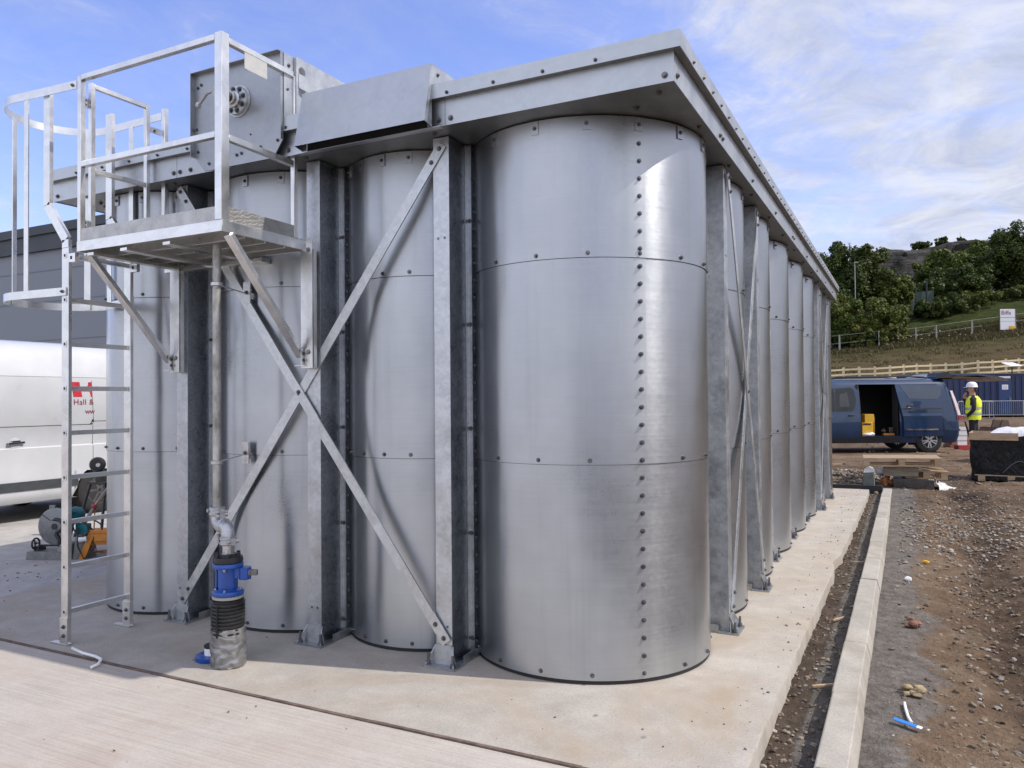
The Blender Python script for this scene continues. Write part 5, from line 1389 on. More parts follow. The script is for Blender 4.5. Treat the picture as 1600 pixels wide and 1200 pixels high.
mb = MB(); mb.xf = lambda p: st.location + Matrix.Rotation(R(38), 3, 'Z') @ p; mb.box(.0, .24, -.06, .09, .1655, .2345); mb.build('casing', M['black_plastic'], st)
mb = MB(); mb.xf = lambda p: st.location + Matrix.Rotation(R(38), 3, 'Z') @ p; mb.cyl((-.13, -.10, .19), (-.06, -.10, .2), .026, 12); mb.build('plug', M['white'], st)
def wander(seed, a, b, n, amp, loops=0.):
    r_ = random.Random(seed); pts = []
    for k in range(n + 1):
        t = k / n; p = V(a).lerp(V(b), t); p += V((amp * math.sin(t * 9 + seed) + r_.uniform(-.02, .02), amp * .8 * math.cos(t * 7 + seed * 2), abs(math.sin(t * 5 + seed)) * loops))
        p.z = max(p.z, .0); pts.append(p)
    out = []
    for i in range(len(pts) - 1):
        for j in range(5):
            t = j / 5; p0 = pts[max(i - 1, 0)]; p1 = pts[i]; p2 = pts[i + 1]; p3 = pts[min(i + 2, len(pts) - 1)]
            out.append(.5 * (2 * p1 + (p2 - p0) * t + (2 * p0 - 5 * p1 + 4 * p2 - p3) * t * t + (3 * p1 - p0 - 3 * p2 + p3) * t ** 3))
    return out
mb = MB()
for s_, a, b, am, lp in ((1, (-7.55, 4.98, 0), (-6.7, 5.25, 0), .12, .04), (2, (-7.3, 5.0, 0), (-6.6, 5.5, 0), .16, .05), (3, (-7.6, 5.2, .01), (-6.5, 5.1, 0), .10, .12)): mb.tube(wander(s_, a, b, 9, am, lp), .0065, 6)
mb.tube([(-7.45, 5.45, .73), (-7.38, 5.3, .60), (-7.30, 5.1, .47), (-7.25, 5.05, .2), (-7.28, 5.1, .0), (-7.1, 5.2, 0)], .0065, 6)
tag(mb.build('extension_cable', M['cord']), 'tangled orange extension cable lying between the chop saw and the tank', 'cable')
mb = MB(); mb.tube(wander(5, (-7.15, 4.92, .22), (-7.16, 4.9, .19), 8, .10, .16), .008, 6); mb.tube([(-7.2, 4.85, .28), (-7.13, 4.80, .12), (-7.08, 4.83, -.0), (-7.02, 4.9, .1), (-7.12, 4.92, .2)], .008, 6)
tag(mb.build('power_lead', M['cord_black']), 'black power lead looping from the chop saw to the orange stand', 'cable')
mb = MB()
for k in range(48):
    x, y = rng.gauss(-6.9, .4), rng.gauss(4.25, .35); mb.ball((x, y, -.008), rng.uniform(.002, .008), 6, (1.4, 1, .5), .5)
tag(mb.build('swarf', simple('dark_swarf', (.05, .045, .04), .8), smooth=0), 'dark cutting debris scattered on the concrete in front of the saw', 'debris', kind='stuff')

# ------------------------------------------------------------------ pallets and wrapped load on the dirt
def pallet(name, label, loc, rz, tilt=(0, 0), group=None, L=1.15, W_=.95, mat='wood', broken=False):
    t = thing(name, label, 'pallet', loc, rz, group); t.rotation_euler = (tilt[0], tilt[1], rz)
    mb = MB(); nb = 7; r_ = random.Random(len(label))
    for k in range(nb):
        y = -W_ / 2 + W_ * k / (nb - 1) * .88
        if broken and k in (2, 3, 5): continue
        mb.box(-L / 2, L / 2, y, y + W_ * .105, .118 + r_.uniform(0, .002), .138 + r_.uniform(0, .002))
    for x in (-L / 2, -.05, L / 2 - .1): mb.box(x, x + .1, -W_ / 2, W_ / 2, .097, .1175)
    mb.build('top_deck', M[mat], t, local=True)
    for x in (-L / 2, -.05, L / 2 - .1):
        for y in (-W_ / 2, -.05, W_ / 2 - .1):
            mb = MB(); mb.box(x + .002, x + .098, y + .001, y + .1, .021, .0965); mb.build('block', M[mat], t, local=True)
    mb = MB()
    for y in (-W_ / 2, -.05, W_ / 2 - .1): mb.box(-L / 2, L / 2, y, y + .1, .0, .0205)
    mb.build('bottom_board', M[mat], t, local=True)
    return t
def PX(px, d): return (px - 800) / 1215 * d
pallet('pallet', 'wooden pallet lying level on timber off-cuts, topmost of the rubbish heap', F(PX(1405, 13.2), 13.2, .33), R(3), (R(-.5), R(-1.0)), 'pallets by the blue van')
pallet('pallet', 'broken wooden pallet with missing boards lying under the level one', F(PX(1441, 13.0), 13.0, .14), R(7), (R(2), R(2)), 'pallets by the blue van', .62, .55, 'wood', True)
mb = MB(); q = lambda p: F(PX(1400, 13.0), 13.0) + RT * p.x + FW * p.y + V((0, 0, p.z)); mb.xf = q
mb.xf = lambda p: F(PX(1404, 12.9), 12.9) + V((p.x, p.y, p.z)); mb.box(-.25, .27, -.06, .10, .17, .328); tag(mb.build('timber_block', M['wood_grey'], bev=.004), 'weathered timber block propping up the level pallet', 'timber')
cr = thing('wrapped_crate', 'low dark crate wrapped in shiny clear film, at the bottom of the heap', 'crate', F(PX(1426, 12.75), 12.75, -.09), R(1))
mb = MB(); mb.box(-.31, .29, -.02, .5, .0, .225); mb.build('box', M['smoke_film'], cr, local=True, bev=.008)
mb = MB(); rows = 7; pts_ = []
for i in range(rows + 1):
    a = []
    for j in range(6):
        u_, v_ = i / rows, j / 5; a.append(mb.P((.295 + .30 * u_ * (.3 + v_), -.02 + .45 * v_ + .05 * math.sin(u_ * 7), .225 * (1 - u_) * (1 - .3 * v_) + .02 + .03 * math.sin(i * 2.1 + j * 1.7))))
    pts_.append(a)
for A, B in zip(pts_, pts_[1:]):
    for j in range(5): mb.face([A[j], A[j + 1], B[j + 1], B[j]])
mb.build('loose_film', M['film'], cr, local=True, smooth=80, recalc=False)
mb = MB(); mb.xf = lambda p: F(PX(1376, 13.2), 13.2) + RT * p.x + FW * p.y + V((0, 0, p.z))
mb.ball((0, 0, .22), .10, 10, (1.2, .8, .8), .4); mb.ball((.1, .02, .27), .06, 8, (1.2, .8, .8), .4); tag(mb.build('rubbish_bag', M['film']), 'crumpled pale plastic bag beside the short concrete post', 'plastic bag')
mb = MB(); mb.xf = lambda p: F(PX(1385, 13.0), 13.0) + RT * p.x + FW * p.y + V((0, 0, p.z))
mb.ball((-.06, .0, .07), .075, 9, (1, .8, 1.1), .5); mb.ball((.05, .0, .05), .06, 9, (1, .8, 1), .5); mb.ball((0, .03, .14), .05, 9, (1, .8, 1), .5); tag(mb.build('rusty_scrap', simple('rusty_orange', (.24, .09, .025), .7, 0, .5, 25, .3)), 'rusty orange scrap lump under the level pallet', 'scrap')
mb = MB(); mb.xf = lambda p: F(PX(1445, 13.0), 13.0) + RT * p.x + FW * p.y + V((0, 0, p.z)); mb.bar((-.18, .05, .30), (.22, .0, .235), .06, .012); mb.mi = 1; mb.bar((-.15, .12, .28), (.25, .09, .24), .08, .016)
tag(mb.build('loose_board', [M['white'], M['wood']]), 'pale loose boards tilted over the broken pallet', 'boards')
mb = MB(); mb.xf = lambda p: F(PX(1350, 15.6), 16.6) + RT * p.x + FW * p.y + V((0, 0, p.z)); mb.bar((-.55, 0, .04), (-.05, .02, .05), .05, .03); tag(mb.build('loose_plank', M['wood']), 'single plank lying flat on the dirt in front of the blue van', 'plank')

wl = thing('wrapped_load', 'large load wrapped in black polythene standing on a pallet, right of the rubbish heap', 'wrapped load', F(PX(1578, 14.1), 14.1, -.045), R(-7))
mb = MB(); rg = []; n = 72; rows = 22
def sq(a, hx_, hy_, e=.22):
    c, s = math.cos(a), math.sin(a); return V((hx_ * math.copysign(abs(c) ** e, c), hy_ * math.copysign(abs(s) ** e, s), 0))
for i in range(rows + 1):
    t = i / rows; ring = []
    for k in range(n):
        a = 2 * PI * (k + .5) / n; p = sq(a, .60 + .02 * math.sin(t * 3), .44)
        z = .035 + t * (.695 + .10 * sm((p.x - .12) / .1))
        f_ = .05 * mnoise.noise(V((p.x * 3.5, p.y * 3.5, z * 2.2))) + .03 * mnoise.noise(V((p.x * 9, p.y * 9, z * 1.6 + 4))) + .018 * mnoise.noise(V((p.x * 11, p.y * 11, z * 8 + p.x * 9)))
        p = p * (1 + f_ + .05 * (1 - t) ** 3); sag = .02 * math.sin(k * .9) * (1 - t)
        ring.append(mb.P((p.x, p.y, z - (.09 * abs(mnoise.noise(V((k * .33, 0, 0)))) if i == 0 else 0) + sag * .5)))
    rg.append(ring)
for A, B in zip(rg, rg[1:]):
    for k in range(n): mb.face([A[k], A[(k + 1) % n], B[(k + 1) % n], B[k]])
mb.face(rg[-1]); mb.face(rg[0][::-1]); mb.build('black_wrap', M['bag'], wl, local=True, smooth=80)
mb = MB(); mb.tube([(-.12, -.455, .16), (.0, -.47, .30), (.10, -.47, .37), (.16, -.47, .375), (.22, -.462, .34)], .007, 6); mb.build('loose_strap', simple('grey_strap', (.12, .12, .125), .5), wl, local=True)
mb = MB()
for x in (-.5, -.05, .40): mb.box(x, x + .11, -.47, -.36, .0, .10); mb.box(x, x + .11, .3, .42, .0, .10)
mb.box(-.55, .55, -.47, -.36, .1005, .118); mb.box(-.55, .55, .3, .42, .1005, .118); mb.build('pallet_base', M['wood'], wl, local=True)
tr = thing('wooden_tray', 'shallow plywood tray lying on top of the black wrapped load', 'wooden tray', wl.location + V((0, 0, .735)), R(-7))
mb = MB(); x0_, x1_, y0_, y1_ = -.63, .12, -.47, .40
mb.box(x0_, x1_, y0_, y0_ + .02, .0, .13); mb.box(x0_, x1_, y1_ - .02, y1_, .0, .13); mb.box(x0_, x0_ + .02, y0_ + .0205, y1_ - .0205, .0, .13); mb.box(x1_ - .02, x1_, y0_ + .0205, y1_ - .0205, .0, .13); mb.box(x0_ + .0205, x1_ - .0205, y0_ + .0205, y1_ - .0205, .0, .015)
mb.build('tray', M['wood'], tr, local=True); 
mb = MB(); mb.xf = lambda p: wl.location + Matrix.Rotation(R(-7), 3, 'Z') @ p; gr = []
for i in range(15):
    a = []
    for j in range(11):
        u_, v_ = i / 14, j / 10; x, y = -.34 + 1.0 * u_, -.40 + .78 * v_
        a.append(mb.P((x, y, .82 + .15 * math.sin(PI * u_) ** .6 * math.sin(PI * v_) ** .5 + .05 * mnoise.noise(V((x * 5, y * 5, 1))) + .02 * mnoise.noise(V((x * 14, y * 14, 1))))))
    gr.append(a)
for A, B in zip(gr, gr[1:]):
    for j in range(10): mb.face([A[j], A[j + 1], B[j + 1], B[j]])
tag(mb.build('plastic_sheet', M['film'], smooth=80, recalc=False), 'crumpled white plastic sheet heaped in the plywood tray', 'plastic sheet')
bu = thing('digger_bucket', 'rusty brown digger bucket lying on the dirt behind the black wrapped load', 'digger bucket', F(PX(1567, 17.5), 17.5, -.02), ROT + R(20))
mb = MB(); pr = [(-.45, .0), (.38, .0), (.52, .12), (.50, .34), (.30, .62), (-.05, .78), (-.30, .80), (-.36, .62)]
for y in (-.35, .32): mb.extrude([(x, y, z) for x, z in pr], (0, .03, 0))
for (xa, za_), (xb, zb_) in zip(pr[1:], pr[2:]): mb.hexa([(xa, -.3195, za_), (xb, -.3195, zb_), (xb, .3195, zb_), (xa, .3195, za_), (xa - .03, -.3195, za_ - .03), (xb - .03, -.3195, zb_ - .03), (xb - .03, .3195, zb_ - .03), (xa - .03, .3195, za_ - .03)])
mb.build('shell', simple('rusty_steel', (.10, .052, .03), .8, .2, .5, 9, .3), bu, local=True, bev=.006)
mb = MB()
for k in range(4): mb.hexa([(-.62, -.33 + .2 * k, .0), (-.452, -.34 + .2 * k, .0), (-.452, -.26 + .2 * k, .0), (-.62, -.28 + .2 * k, .0), (-.62, -.33 + .2 * k, .02), (-.452, -.34 + .2 * k, .05), (-.452, -.26 + .2 * k, .05), (-.62, -.28 + .2 * k, .02)])
mb.build('teeth', simple('rusty_teeth', (.07, .045, .03), .8), bu, local=True)
for y in (-.12, .08):
    mb = MB(); mb.extrude([(-.25, y, .80), (.05, y, .77), (-.0, y, .95), (-.18, y, .96)], (0, .04, 0)); mb.build('hitch_ear', simple('rusty_ear', (.07, .045, .03), .8), bu, local=True)
bw = thing('brick_stack', 'small stack of reddish bricks on the ground behind the blue van', 'bricks', F(PX(1508, 22.5), 22.5, 0), ROT)
mb = MB()
for z in range(3):
    for k in range(6): mb.box(-.45 + .16 * k + .04 * (z % 2), -.30 + .16 * k + .04 * (z % 2), 0, .4, .075 * z, .075 * z + .07)
mb.build('bricks', simple('brick', (.28, .12, .075), .9, 0, .3, 8, .2), bw, local=True)
bo_ = thing('barrier_board', 'white and red striped barrier board standing beside the worker', 'barrier board', F(PX(1502, 21.5), 21.5, 0), ROT)
mb = MB(); mb.box(-.13, .13, 0, .03, .12, .62)
mb.mi = 1
for z in (.22, .36, .50): mb.box(-.1305, .1305, -.001, .0305, z, z + .035)
mb.build('board', [M['white'], simple('grey_slat', (.4, .38, .38), .5)], bo_, local=True); mb = MB(); mb.box(-.16, .16, -.1, .13, 0, .115); mb.build('foot', simple('red_foot', (.35, .03, .03), .6), bo_, local=True)

# ------------------------------------------------------------------ site cabin, barriers, rail fence
sc_ = thing('site_cabin', 'long dark blue steel site cabin with a flat roof behind the crowd barriers', 'site cabin', F(27.5, 53, 0), ROT)
mb = MB(); mb.box(0, 12.2, 0, 2.6, .15, 2.92)
k = .1
while k < 12.1:
    if not 5.6 < k < 6.6: mb.box(k, k + .22, -.035, -.0005, .3, 2.75)
    k += .42
mb.build('wall', M['blue_cabin'], sc_, local=True); mb = MB(); mb.box(-.05, 12.25, -.06, 2.66, 2.9205, 2.98); mb.build('roof', simple('grey_roof', (.16, .17, .19), .6), sc_, local=True)
mb = MB(); mb.box(5.66, 6.56, -.06, -.001, .2, 2.45); d_ = mb.build('door', simple('cabin_door_blue', (.008, .032, .12), .4), sc_, local=True); mb = MB(); mb.bar((6.36, -.09, 1.2), (6.48, -.09, 1.2), .03, .04); mb.bar((6.36, -.09, 1.1), (6.36, -.09, 1.35), .03, .04, (1, 0, 0)); mb.build('handle', M['lampmetal'], d_, local=True)
def notice(x, z, w_, h_, lines):
    mb = MB(); mb.box(x, x + w_, -.068, -.062, z, z + h_); mb.mi = 1
    for k in range(lines): mb.box(x + .05, x + w_ - .05 - .05 * (k % 2), -.070, -.0682, z + h_ * (k + .7) / (lines + 1), z + h_ * (k + .7) / (lines + 1) + h_ * .07)
    mb.build('notice', [M['notice'], simple('grey_print', (.2, .2, .28), .6)], sc_, local=True)
notice(5.86, 1.85, .42, .33, 3); notice(5.55, 2.62, .9, .13, 1)
mb = MB(); mb.box(12.21, 12.6, .0, .5, .15, 2.8) if False else None
def barrier(l, d, rz, label):
    t = thing('crowd_barrier', label, 'crowd barrier', F(l, d, 0), ROT + R(rz), 'crowd barriers before the cabin')
    W_ = 2.25; mb = MB(); r_ = .12
    pts = [(-W_ / 2, 0, .22), (-W_ / 2, 0, 1.0), (-W_ / 2 + .03, 0, 1.07), (-W_ / 2 + r_, 0, 1.10), (W_ / 2 - r_, 0, 1.10), (W_ / 2 - .03, 0, 1.07), (W_ / 2, 0, 1.0), (W_ / 2, 0, .22), (-W_ / 2, 0, .22)]
    mb.tube(pts, .022, 8); mb.build('frame', M['barrier'], t, local=True)
    mb = MB()
    for k in range(19): x = -W_ / 2 + W_ * (k + 1) / 20; mb.cyl((x, 0, .22), (x, 0, 1.09), .008, 6)
    mb.build('bars', M['barrier'], t, local=True)
    for x in (-W_ / 2 + .25, W_ / 2 - .25): mb = MB(); mb.bar((x, -.35, .02), (x, .35, .02), .05, .03); mb.cyl((x, 0, .03), (x, 0, .22), .018, 8); mb.build('foot', M['barrier'], t, local=True)
barrier(PX(1524, 49), 49, 2, 'crowd barrier directly behind the worker in front of the blue cabin'); barrier(PX(1577, 49), 49, -18, 'crowd barrier below the cabin notice, right of the worker'); barrier(PX(1625, 48.5), 48.5, 5, 'crowd barrier at the picture edge, farthest right of the three')
so_ = thing('solar_panel', 'small white tilted solar panel on a thin pole beside the cabin', 'solar panel', F(PX(1582, 51.5), 51.5, 0), ROT)
mb = MB(); mb.cyl((0, 0, 0), (0, 0, 3.35), .04, 10); mb.build('pole', M['shed_dark'], so_, local=True); mb = MB(); mb.hexa([(-.35, -.4, 3.36), (.45, -.4, 3.36), (.28, .35, 3.62), (-.5, .35, 3.62), (-.35, -.4, 3.39), (.45, -.4, 3.39), (.28, .35, 3.65), (-.5, .35, 3.65)]); mb.build('panel', M['notice'], so_, local=True)

def terr(l, d):
    zb = 2.33 + (l - 26) * .042; zb = max(1.0, min(4.0, zb))
    zt = 6.65 + (l - 37.5) * .105; zt = max(4.5, min(9.6, zt))
    if d < 50.5: z = -.4
    elif d < 61: z = -.4 + (zb + .4) * sm((d - 53.5) / 7)
    elif d < 88: z = zb + (zt - zb) * (d - 61) / 27
    else:
        g_ = sm((l - 30) / 22)
        z = zt + (.36 * min(d - 88, 16) + .085 * max(0, d - 104)) * (.35 + .65 * g_)
        if d > 143:
            hcl = 29.2 + .9 * sm((l - 76) / 12) * 2
            t = sm((d - 143) / 5.); k = sm((l - 50) / 22)
            z2 = hcl + .05 * (d - 148) if d > 148 else hcl
            z2 -= max(0, d - 175) * .22
            z = z + (z2 - z) * t * k
            z = max(z, 4)
    n_ = mnoise.fractal(V((l * .09, d * .09, 2)), .9, 2., 4)
    return z + n_ * (.12 if d < 88 else .5)
ls = axis([(-120, 10, 13), (10, 22, 2), (22, 62, .8), (62, 90, .7), (90, 110, 2), (110, 260, 15)]); ds = axis([(50, 54, 1), (54, 90, .6), (90, 142, 1.5), (142, 150, .35), (150, 180, 1.5), (180, 420, 20)])
mb = MB(); G = [[mb.P(F(l, d, terr(l, d))) for l in ls] for d in ds]; gr_ = []
for j, d in enumerate(ds):
    for l in ls: gr_.append(max(.0, .75 * sm((d - 76 - 3 * mnoise.noise(V((l * .2, 0, 0)))) / 12)) if d < 88 else .95)
for j in range(len(ds) - 1):
    for i in range(len(ls) - 1):
        cl = 142.5 < (ds[j] + ds[j + 1]) / 2 < 148.5 and 58 < ls[i] < 96
        mb.face([G[j][i], G[j][i + 1], G[j + 1][i + 1], G[j + 1][i]], 1 if cl else 0)
# rough cliff face
for j, d in enumerate(ds):
    for i, l in enumerate(ls):
        if 142.2 < d < 149 and l > 55:
            q = mb.v[G[j][i]]; nn = mnoise.fractal(V((l * .22, q.z * .30, d * .2)), .7, 2.3, 6); nn += .8 * abs(mnoise.noise(V((l * .5, q.z * .15, 3)))); q -= FW * nn * 1.7
hl_ = mb.build('hillside', [M['meadow'], M['rock']], smooth=60, recalc=False); tag(hl_, kind='structure')
at = hl_.data.attributes.new('green', 'FLOAT', 'POINT'); at.data.foreach_set('value', gr_)

rf = thing('rail_fence', 'new pale timber post and rail fence running along the foot of the meadow', 'fence', F(38, 61.5, 3), 0)
mb = MB(); pp = []
l = 24.
while l < 45: d = 61.5 + .25 * math.sin(l * .8); pp.append(F(l, d, terr(l, d) - .02 + .1 * (l > 36))); l += 1.16
for p in pp:
    m_ = MB(); m_.box(p.x - .085, p.x + .085, p.y - .085, p.y + .085, p.z - .3, p.z + 1.30); m_.build('fence_post', M['fence_wood'], rf)
for z in (.32, .72, 1.12):
    m_ = MB()
    for a, b in zip(pp, pp[1:]): m_.bar(a - FW * .085 + V((0, 0, z)), b - FW * .085 + V((0, 0, z)), .03, .14)
    m_.build('rail', M['fence_wood'], rf)

def wire_fence(label, pxs, d, h, wires, extra=()):
    t = thing('wire_fence', label, 'fence', F(PX(pxs[0], d), d, terr(PX(pxs[0], d), d)), 0)
    tops = []
    for px in pxs:
        l = PX(px, d); z = terr(l, d); p = F(l, d, z); m_ = MB(); m_.hexa([p + V((a * .09, b * .09, -.3)) for a, b in ((-1, -1), (1, -1), (1, 1), (-1, 1))] + [p + V((a * .07, b * .07, h)) for a, b in ((-1, -1), (1, -1), (1, 1), (-1, 1))])
        m_.build('fence_post', M['post'], t); tops.append(p)
    m_ = MB()
    for a, b in zip(tops, tops[1:]):
        for w_ in wires: m_.cyl(a - FW * .1 + V((0, 0, w_ * h)), b - FW * .1 + V((0, 0, w_ * h)), .013, 5)
    m_.build('wire', M['wire'], t)
wire_fence('wire fence with pale concrete posts in front of the lower left bushes', (1250, 1313, 1375), 87.5, 1.9, (.5, .97))
wire_fence('wire fence with concrete posts along the top of the meadow by the white sign', (1405, 1433, 1465, 1521, 1580, 1640), 88.5, 1.65, (.5, .97))
gs = thing('screen_fence', 'dark green mesh screen fence standing in the gap between the tree groups', 'fence', F(PX(1438, 100), 100, terr(PX(1438, 100), 100)), 0)
for a, b in ((1412, 1434), (1434, 1462)):
    pa, pb = F(PX(a, 100), 100), F(PX(b, 100), 100); za = terr(PX(a, 100), 100)
    m_ = MB(); m_.hexa([pa + V((0, 0, za - .2)), pb + V((0, 0, za - .2)), pb + FW * .05 + V((0, 0, za - .2)), pa + FW * .05 + V((0, 0, za - .2)), pa + V((0, 0, za + 2.3)), pb + V((0, 0, za + 2.5)), pb + FW * .05 + V((0, 0, za + 2.5)), pa + FW * .05 + V((0, 0, za + 2.3))]); m_.build('screen_panel', M['green_net'], gs)
for a, h in ((1412, 2.5), (1434, 2.6), (1451, 3.6)):
    p = F(PX(a, 99.8), 99.8); z = terr(PX(a, 100), 100); m_ = MB(); m_.cyl(p + V((0, 0, z - .2)), p + V((0, 0, z + h)), .09, 8); m_.build('fence_post', M['shed_dark'], gs)
sg = thing('site_sign', 'white two-part sign board with dark red lettering on posts at the top of the meadow', 'sign', F(PX(1577, 88), 88, terr(PX(1577, 88), 88)), ROT)
zz0 = .25
mb = MB(); mb.box(-.86, .86, 0, .06, zz0, zz0 + 2.35); mb.mi = 1; mb.box(-.86, .86, -.008, -.001, zz0 + 1.36, zz0 + 1.42); mb.box(-.80, .80, -.008, -.001, zz0 + .95, zz0 + .98); mb.mi = 2; mb.box(.1, .8, -.01, -.001, zz0 + .05, zz0 + .42); mb.build('board', [M['notice'], simple('grey_line', (.25, .26, .28), .5), M['yellow']], sg, local=True)
mb = MB(); mb.box(-.96, -.865, -.02, .08, -.4, zz0 + 2.4); mb.build('post', simple('maroon_post', (.10, .05, .05), .6), sg, local=True); mb = MB(); mb.box(.865, .96, -.02, .08, -.4, zz0 + 2.4); mb.build('post', simple('maroon_post', (.10, .05, .05), .6), sg, local=True)
text_part('lettering', 'Biffa', .66, (-.74, -.012, zz0 + 1.72), (1, 0, 0), (0, 0, 1), simple('maroon_print', (.16, .015, .03), .5), sg, .002, True)
lp = thing('lamp_post', 'slim grey street lamp post rising in front of the tall trees', 'street lamp', F(PX(1339, 94.3), 94.3, terr(PX(1339, 94.3), 94.3)), ROT)
mb = MB(); mb.cyl((0, 0, -.3), (0, 0, 9.0), .06, 10, .05); mb.build('pole', simple('pale_lamp_grey', (.30, .31, .31), .5, .3), lp, local=True); mb = MB(); mb.box(-.08, .4, -.1, .1, 9.0, 9.1); mb.build('lantern', M['lampmetal'], lp, local=True)
ms = thing('radio_mast', 'thin mast standing on the skyline behind the smallest hilltop shrub', 'mast', F(PX(1505, 160), 160, 29), ROT)
mb = MB(); mb.cyl((0, 0, 0), (0, 0, 5.6), .07, 6, .04); mb.build('pole', M['lampmetal'], ms, local=True)
mb = MB(); mb.cyl((-.25, 0, 4.9), (.25, 0, 4.9), .03, 5); mb.cyl((0, 0, 5.6), (0, 0, 6.2), .025, 5); mb.build('aerial', M['lampmetal'], ms, local=True)

# ------------------------------------------------------------------ trees
def crown_mesh(name, mat, parent, c, rx_, ry_, rz_, seed, nl, ls_, clumps=26, base_cut=-.75):
    r_ = random.Random(seed); cl = []
    while len(cl) < clumps:
        d = V((r_.gauss(0, 1), r_.gauss(0, 1), r_.gauss(0, 1))).normalized()
        if d.z < base_cut: continue
        k = r_.uniform(.5, 1.02) if r_.random() < .75 else r_.uniform(0, .55)
        cl.append((V((d.x * rx_ * k, d.y * ry_ * k, d.z * rz_ * k)), r_.uniform(.12, .33) * (rx_ + rz_) / 2))
    vs, fs = [], []
    for _ in range(nl):
        p0, cr_ = r_.choice(cl); d = V((r_.gauss(0, 1), r_.gauss(0, 1), r_.gauss(0, 1) + .25)).normalized()
        q = p0 + d * cr_ * (r_.random() ** .45) * (1.12 if r_.random() < .1 else 1)
        nn = (d + V((r_.gauss(0, .6), r_.gauss(0, .6), r_.gauss(0, .6) + .3))).normalized(); u, v, _n = frame_from(nn)
        a = r_.uniform(0, 6.28); uu = u * math.cos(a) + v * math.sin(a); vv = v * math.cos(a) - u * math.sin(a); s = ls_ * r_.uniform(.6, 1.35); b = len(vs)
        for (x, y) in ((-1, -.1), (-.2, -.6), (1, 0), (-.1, .6)): vs.append(tuple(c + q + uu * x * s + vv * y * s))
        fs.append((b, b + 1, b + 2, b + 3))
    me = bpy.data.meshes.new(name); me.from_pydata(vs, [], fs); me.materials.append(mat); o = bpy.data.objects.new(name, me); COL.objects.link(o); o.parent = parent
    return o, cl
def tree(label, px, ytop, wpx, d, leaf, seed, group, nl=5200, name='broadleaf_tree', cat='tree', ybot=None, trunk=True, ls_=.30, depth=1.):
    l = PX(px, d); zg = terr(l, d) - .1; hy = 618 + .0093 * (1416 - px)
    ztop = 1.5 + (hy - ytop) / 1215 * d
    rxx = wpx / 1215 * d / 2 * 1.12; H = max(1., ztop - zg); t = thing(name, label, cat, F(l, d, zg), 0, group)
    low = H * (.03 if trunk else -.02); rz_ = (H - low) / 2; cz = low + rz_
    o, cl = crown_mesh('crown', M[leaf], t, V((0, 0, cz)), rxx * .92, rxx * depth, rz_ * .96, seed, int(nl * 2.8), ls_ * .66, 78 if trunk else 34, -.95)
    mb = MB(); r_ = random.Random(seed + 5); rr = .035 * H if trunk else .02 * H
    mb.tube([(0, 0, -.4), (.05 * H * .3, 0, low + .1), (.02 * H, .01 * H, cz), (0, 0, cz + rz_ * .5)], rr, 8, [rr * 1.3, rr, rr * .6, rr * .15])
    for (p, _) in cl[:9]: q = p + V((0, 0, cz)); mb.tube([(.02 * H, .0, low + (cz - low) * r_.uniform(.2, .8)), q * .5 + V((0, 0, low * .6)), q], rr * .3, 5, [rr * .4, rr * .25, rr * .08])
    mb.build('trunk', M['bark'], t, local=True)
    return t
LG = 'trees left of the cliff'; RG = 'trees right of the cliff'; BG = 'bushes behind the wire fence'; HG = 'shrubs on the hilltop'
tree('tall dark tree just behind the roof corner, leftmost of the left group', 1310, 377, 72, 101, 'leaf_dark', 11, LG, 6500)
tree('broad dark domed tree behind the street lamp', 1353, 383, 92, 99, 'leaf_dark', 12, LG, 7500)
tree('mid green tree on the cliff side of the left group, lower than the domed one', 1393, 425, 62, 97, 'leaf_mid', 13, LG, 5200)
tree('dense dark tree filling in behind the roof corner at the edge of the tank', 1290, 430, 70, 97, 'leaf_dark', 14, LG, 5200)
tree('mid green bush behind the left wire fence, next to the roof end', 1322, 466, 74, 91, 'leaf_mid', 15, BG, 5200, 'bush', 'bush', None, False, .24)
tree('large mid green bush right of the others behind the left wire fence', 1368, 460, 78, 90.5, 'leaf_mid', 16, BG, 5600, 'bush', 'bush', None, False, .24)
tree('yellow green flowering bush low behind the wire fence corner post', 1384, 499, 56, 88.8, 'leaf_yellow', 17, BG, 3200, 'bush', 'bush', None, False, .2)
tree('yellowish low bush between the two pale posts of the left wire fence', 1349, 498, 40, 88.8, 'leaf_yellow', 18, BG, 2400, 'bush', 'bush', None, False, .2)
tree('grey green willow bush left of the green screen fence', 1403, 477, 38, 93, 'leaf_grey', 19, BG, 2800, 'bush', 'bush', None, False, .2)
tree('yellow tinged bush just under the roof corner', 1313, 451, 34, 93, 'leaf_yellow', 20, BG, 1800, 'bush', 'bush', None, False, .22)
tree('low dark bush at ground level behind the left wire fence', 1340, 518, 110, 89.5, 'leaf_dark', 21, BG, 5200, 'bush', 'bush', None, False, .2, .35)
tree('small yellow green tree below the cliff behind the green screen fence', 1425, 462, 50, 106, 'leaf_yellow', 22, LG, 3000)
tree('mid green tree with a rounded top standing in front of the cliff\'s right end', 1478, 387, 84, 109, 'leaf_mid', 31, RG, 7500)
tree('tall mid green tree on the skyline between the cliff and the dark corner trees', 1533, 371, 66, 119, 'leaf_mid', 32, RG, 5600)
tree('dark tree in the middle of the right group above the white sign', 1548, 392, 100, 107, 'leaf_dark', 33, RG, 8000)
tree('tallest dark tree of the right group with ragged top at the picture edge', 1594, 350, 78, 105, 'leaf_dark', 34, RG, 7500)
tree('dark tree at the picture edge, behind the tallest one', 1632, 366, 80, 103, 'leaf_dark', 35, RG, 5000)
tree('dark shaded tree right of the green screen fence', 1503, 418, 96, 103, 'leaf_dark', 36, RG, 6500)
tree('low dark green tree overhanging the green screen fence', 1463, 438, 64, 103, 'leaf_dark', 37, RG, 4500)
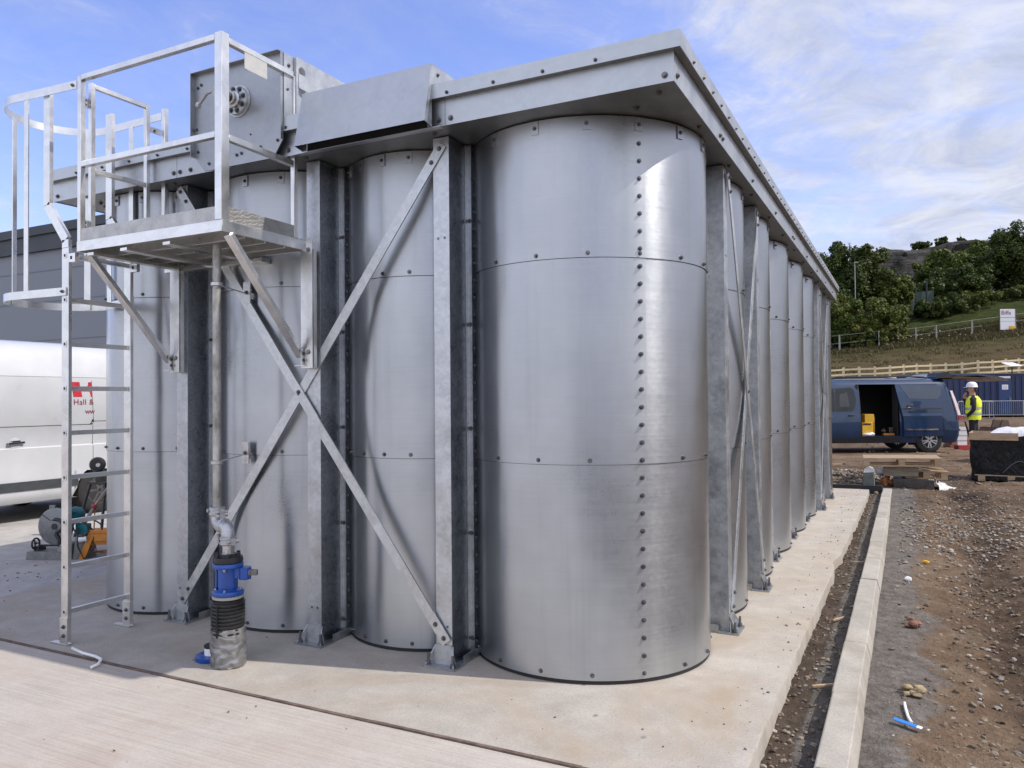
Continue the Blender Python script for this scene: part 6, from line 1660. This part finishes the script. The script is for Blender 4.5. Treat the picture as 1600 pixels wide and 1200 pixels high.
for (lab, px, yt, w_, d, s) in (('spreading dark shrub on the hilltop, leftmost of the three on the skyline', 1443, 376, 29, 158, 41), ('rounded dark shrub on the skyline, middle of the hilltop three', 1477, 369, 21, 158, 42), ('smallest hilltop shrub, standing below the thin mast', 1506, 369, 14, 158, 43)):
    tree(lab, px, yt, w_, d, 'leaf_dark', s, HG, 1500, 'hilltop_shrub', 'shrub', None, True, .26)
UG = 'undergrowth bushes below the right tree group'
for (lab, px, yt, w_, d, lf, s_) in (('dark scrub bush left of the right trees, beside the screen fence', 1456, 470, 54, 96, 'leaf_dark', 51), ('mid green scrub bush low under the right trees, above the fence middle', 1490, 462, 70, 96.5, 'leaf_dark', 52),
        ('scrub bush under the right trees, left of the white sign', 1533, 455, 70, 98.5, 'leaf_mid', 53), ('scrub bush behind and above the white sign', 1572, 452, 62, 101, 'leaf_dark', 54), ('scrub bush at the picture edge above the sign', 1612, 448, 60, 101, 'leaf_mid', 55)):
    tree(lab, px, yt, w_, d, lf, s_, UG, 3400, 'bush', 'bush', None, False, .26)
# rough grass and weeds along the fence line
vs, fs = [], []
r_ = random.Random(9)
for _ in range(9000):
    d = 84 + r_.random() ** .7 * 7; px = r_.uniform(1290, 1640); l = PX(px, d); z = terr(l, d); h = r_.uniform(.12, .55) * (1.4 if 1385 < px < 1440 else 1); a = r_.uniform(0, 6.28); p = F(l, d, z - .05); u = V((math.cos(a), math.sin(a), 0)) * .09; b = len(vs)
    ln = V((r_.gauss(0, .2), r_.gauss(0, .2), h)); vs += [tuple(p - u), tuple(p + u), tuple(p + ln)]; fs.append((b, b + 1, b + 2))
for _ in range(8000):
    d = 61 + r_.random() * 27; px = r_.uniform(1285, 1640); l = PX(px, d)
    if mnoise.noise(V((l * .35, d * .35, 8))) < -.05 + .25 * (d < 74): continue
    z = terr(l, d); h = r_.uniform(.08, .30); a = r_.uniform(0, 6.28); p = F(l, d, z - .03); u = V((math.cos(a), math.sin(a), 0)) * .07; b = len(vs)
    vs += [tuple(p - u), tuple(p + u), tuple(p + V((r_.gauss(0, .12), r_.gauss(0, .12), h)))]; fs.append((b, b + 1, b + 2))
me = bpy.data.meshes.new('tall_grass'); me.from_pydata(vs, [], fs); me.materials.append(leafm('dry_grass', (.045, .040, .013), (.08, .066, .024), (.13, .108, .044))); o = bpy.data.objects.new('tall_grass', me); COL.objects.link(o); tag(o, 'tall rough grass and weeds along the top edge of the meadow', 'grass', kind='stuff')
mb = MB()
for _ in range(42):
    d = 86 + r_.random() * 3; px = r_.choice((r_.uniform(1380, 1450), r_.uniform(1395, 1420), r_.uniform(1450, 1600))); l = PX(px, d); p = F(l, d, terr(l, d) + r_.uniform(.3, 1.3)); mb.ball(p, r_.uniform(.04, .085), 6, (1, 1, .5))
tag(mb.build('flower_heads', M['flower'], smooth=80), 'white weed flower heads dotted along the fence line', 'flowers', kind='stuff')
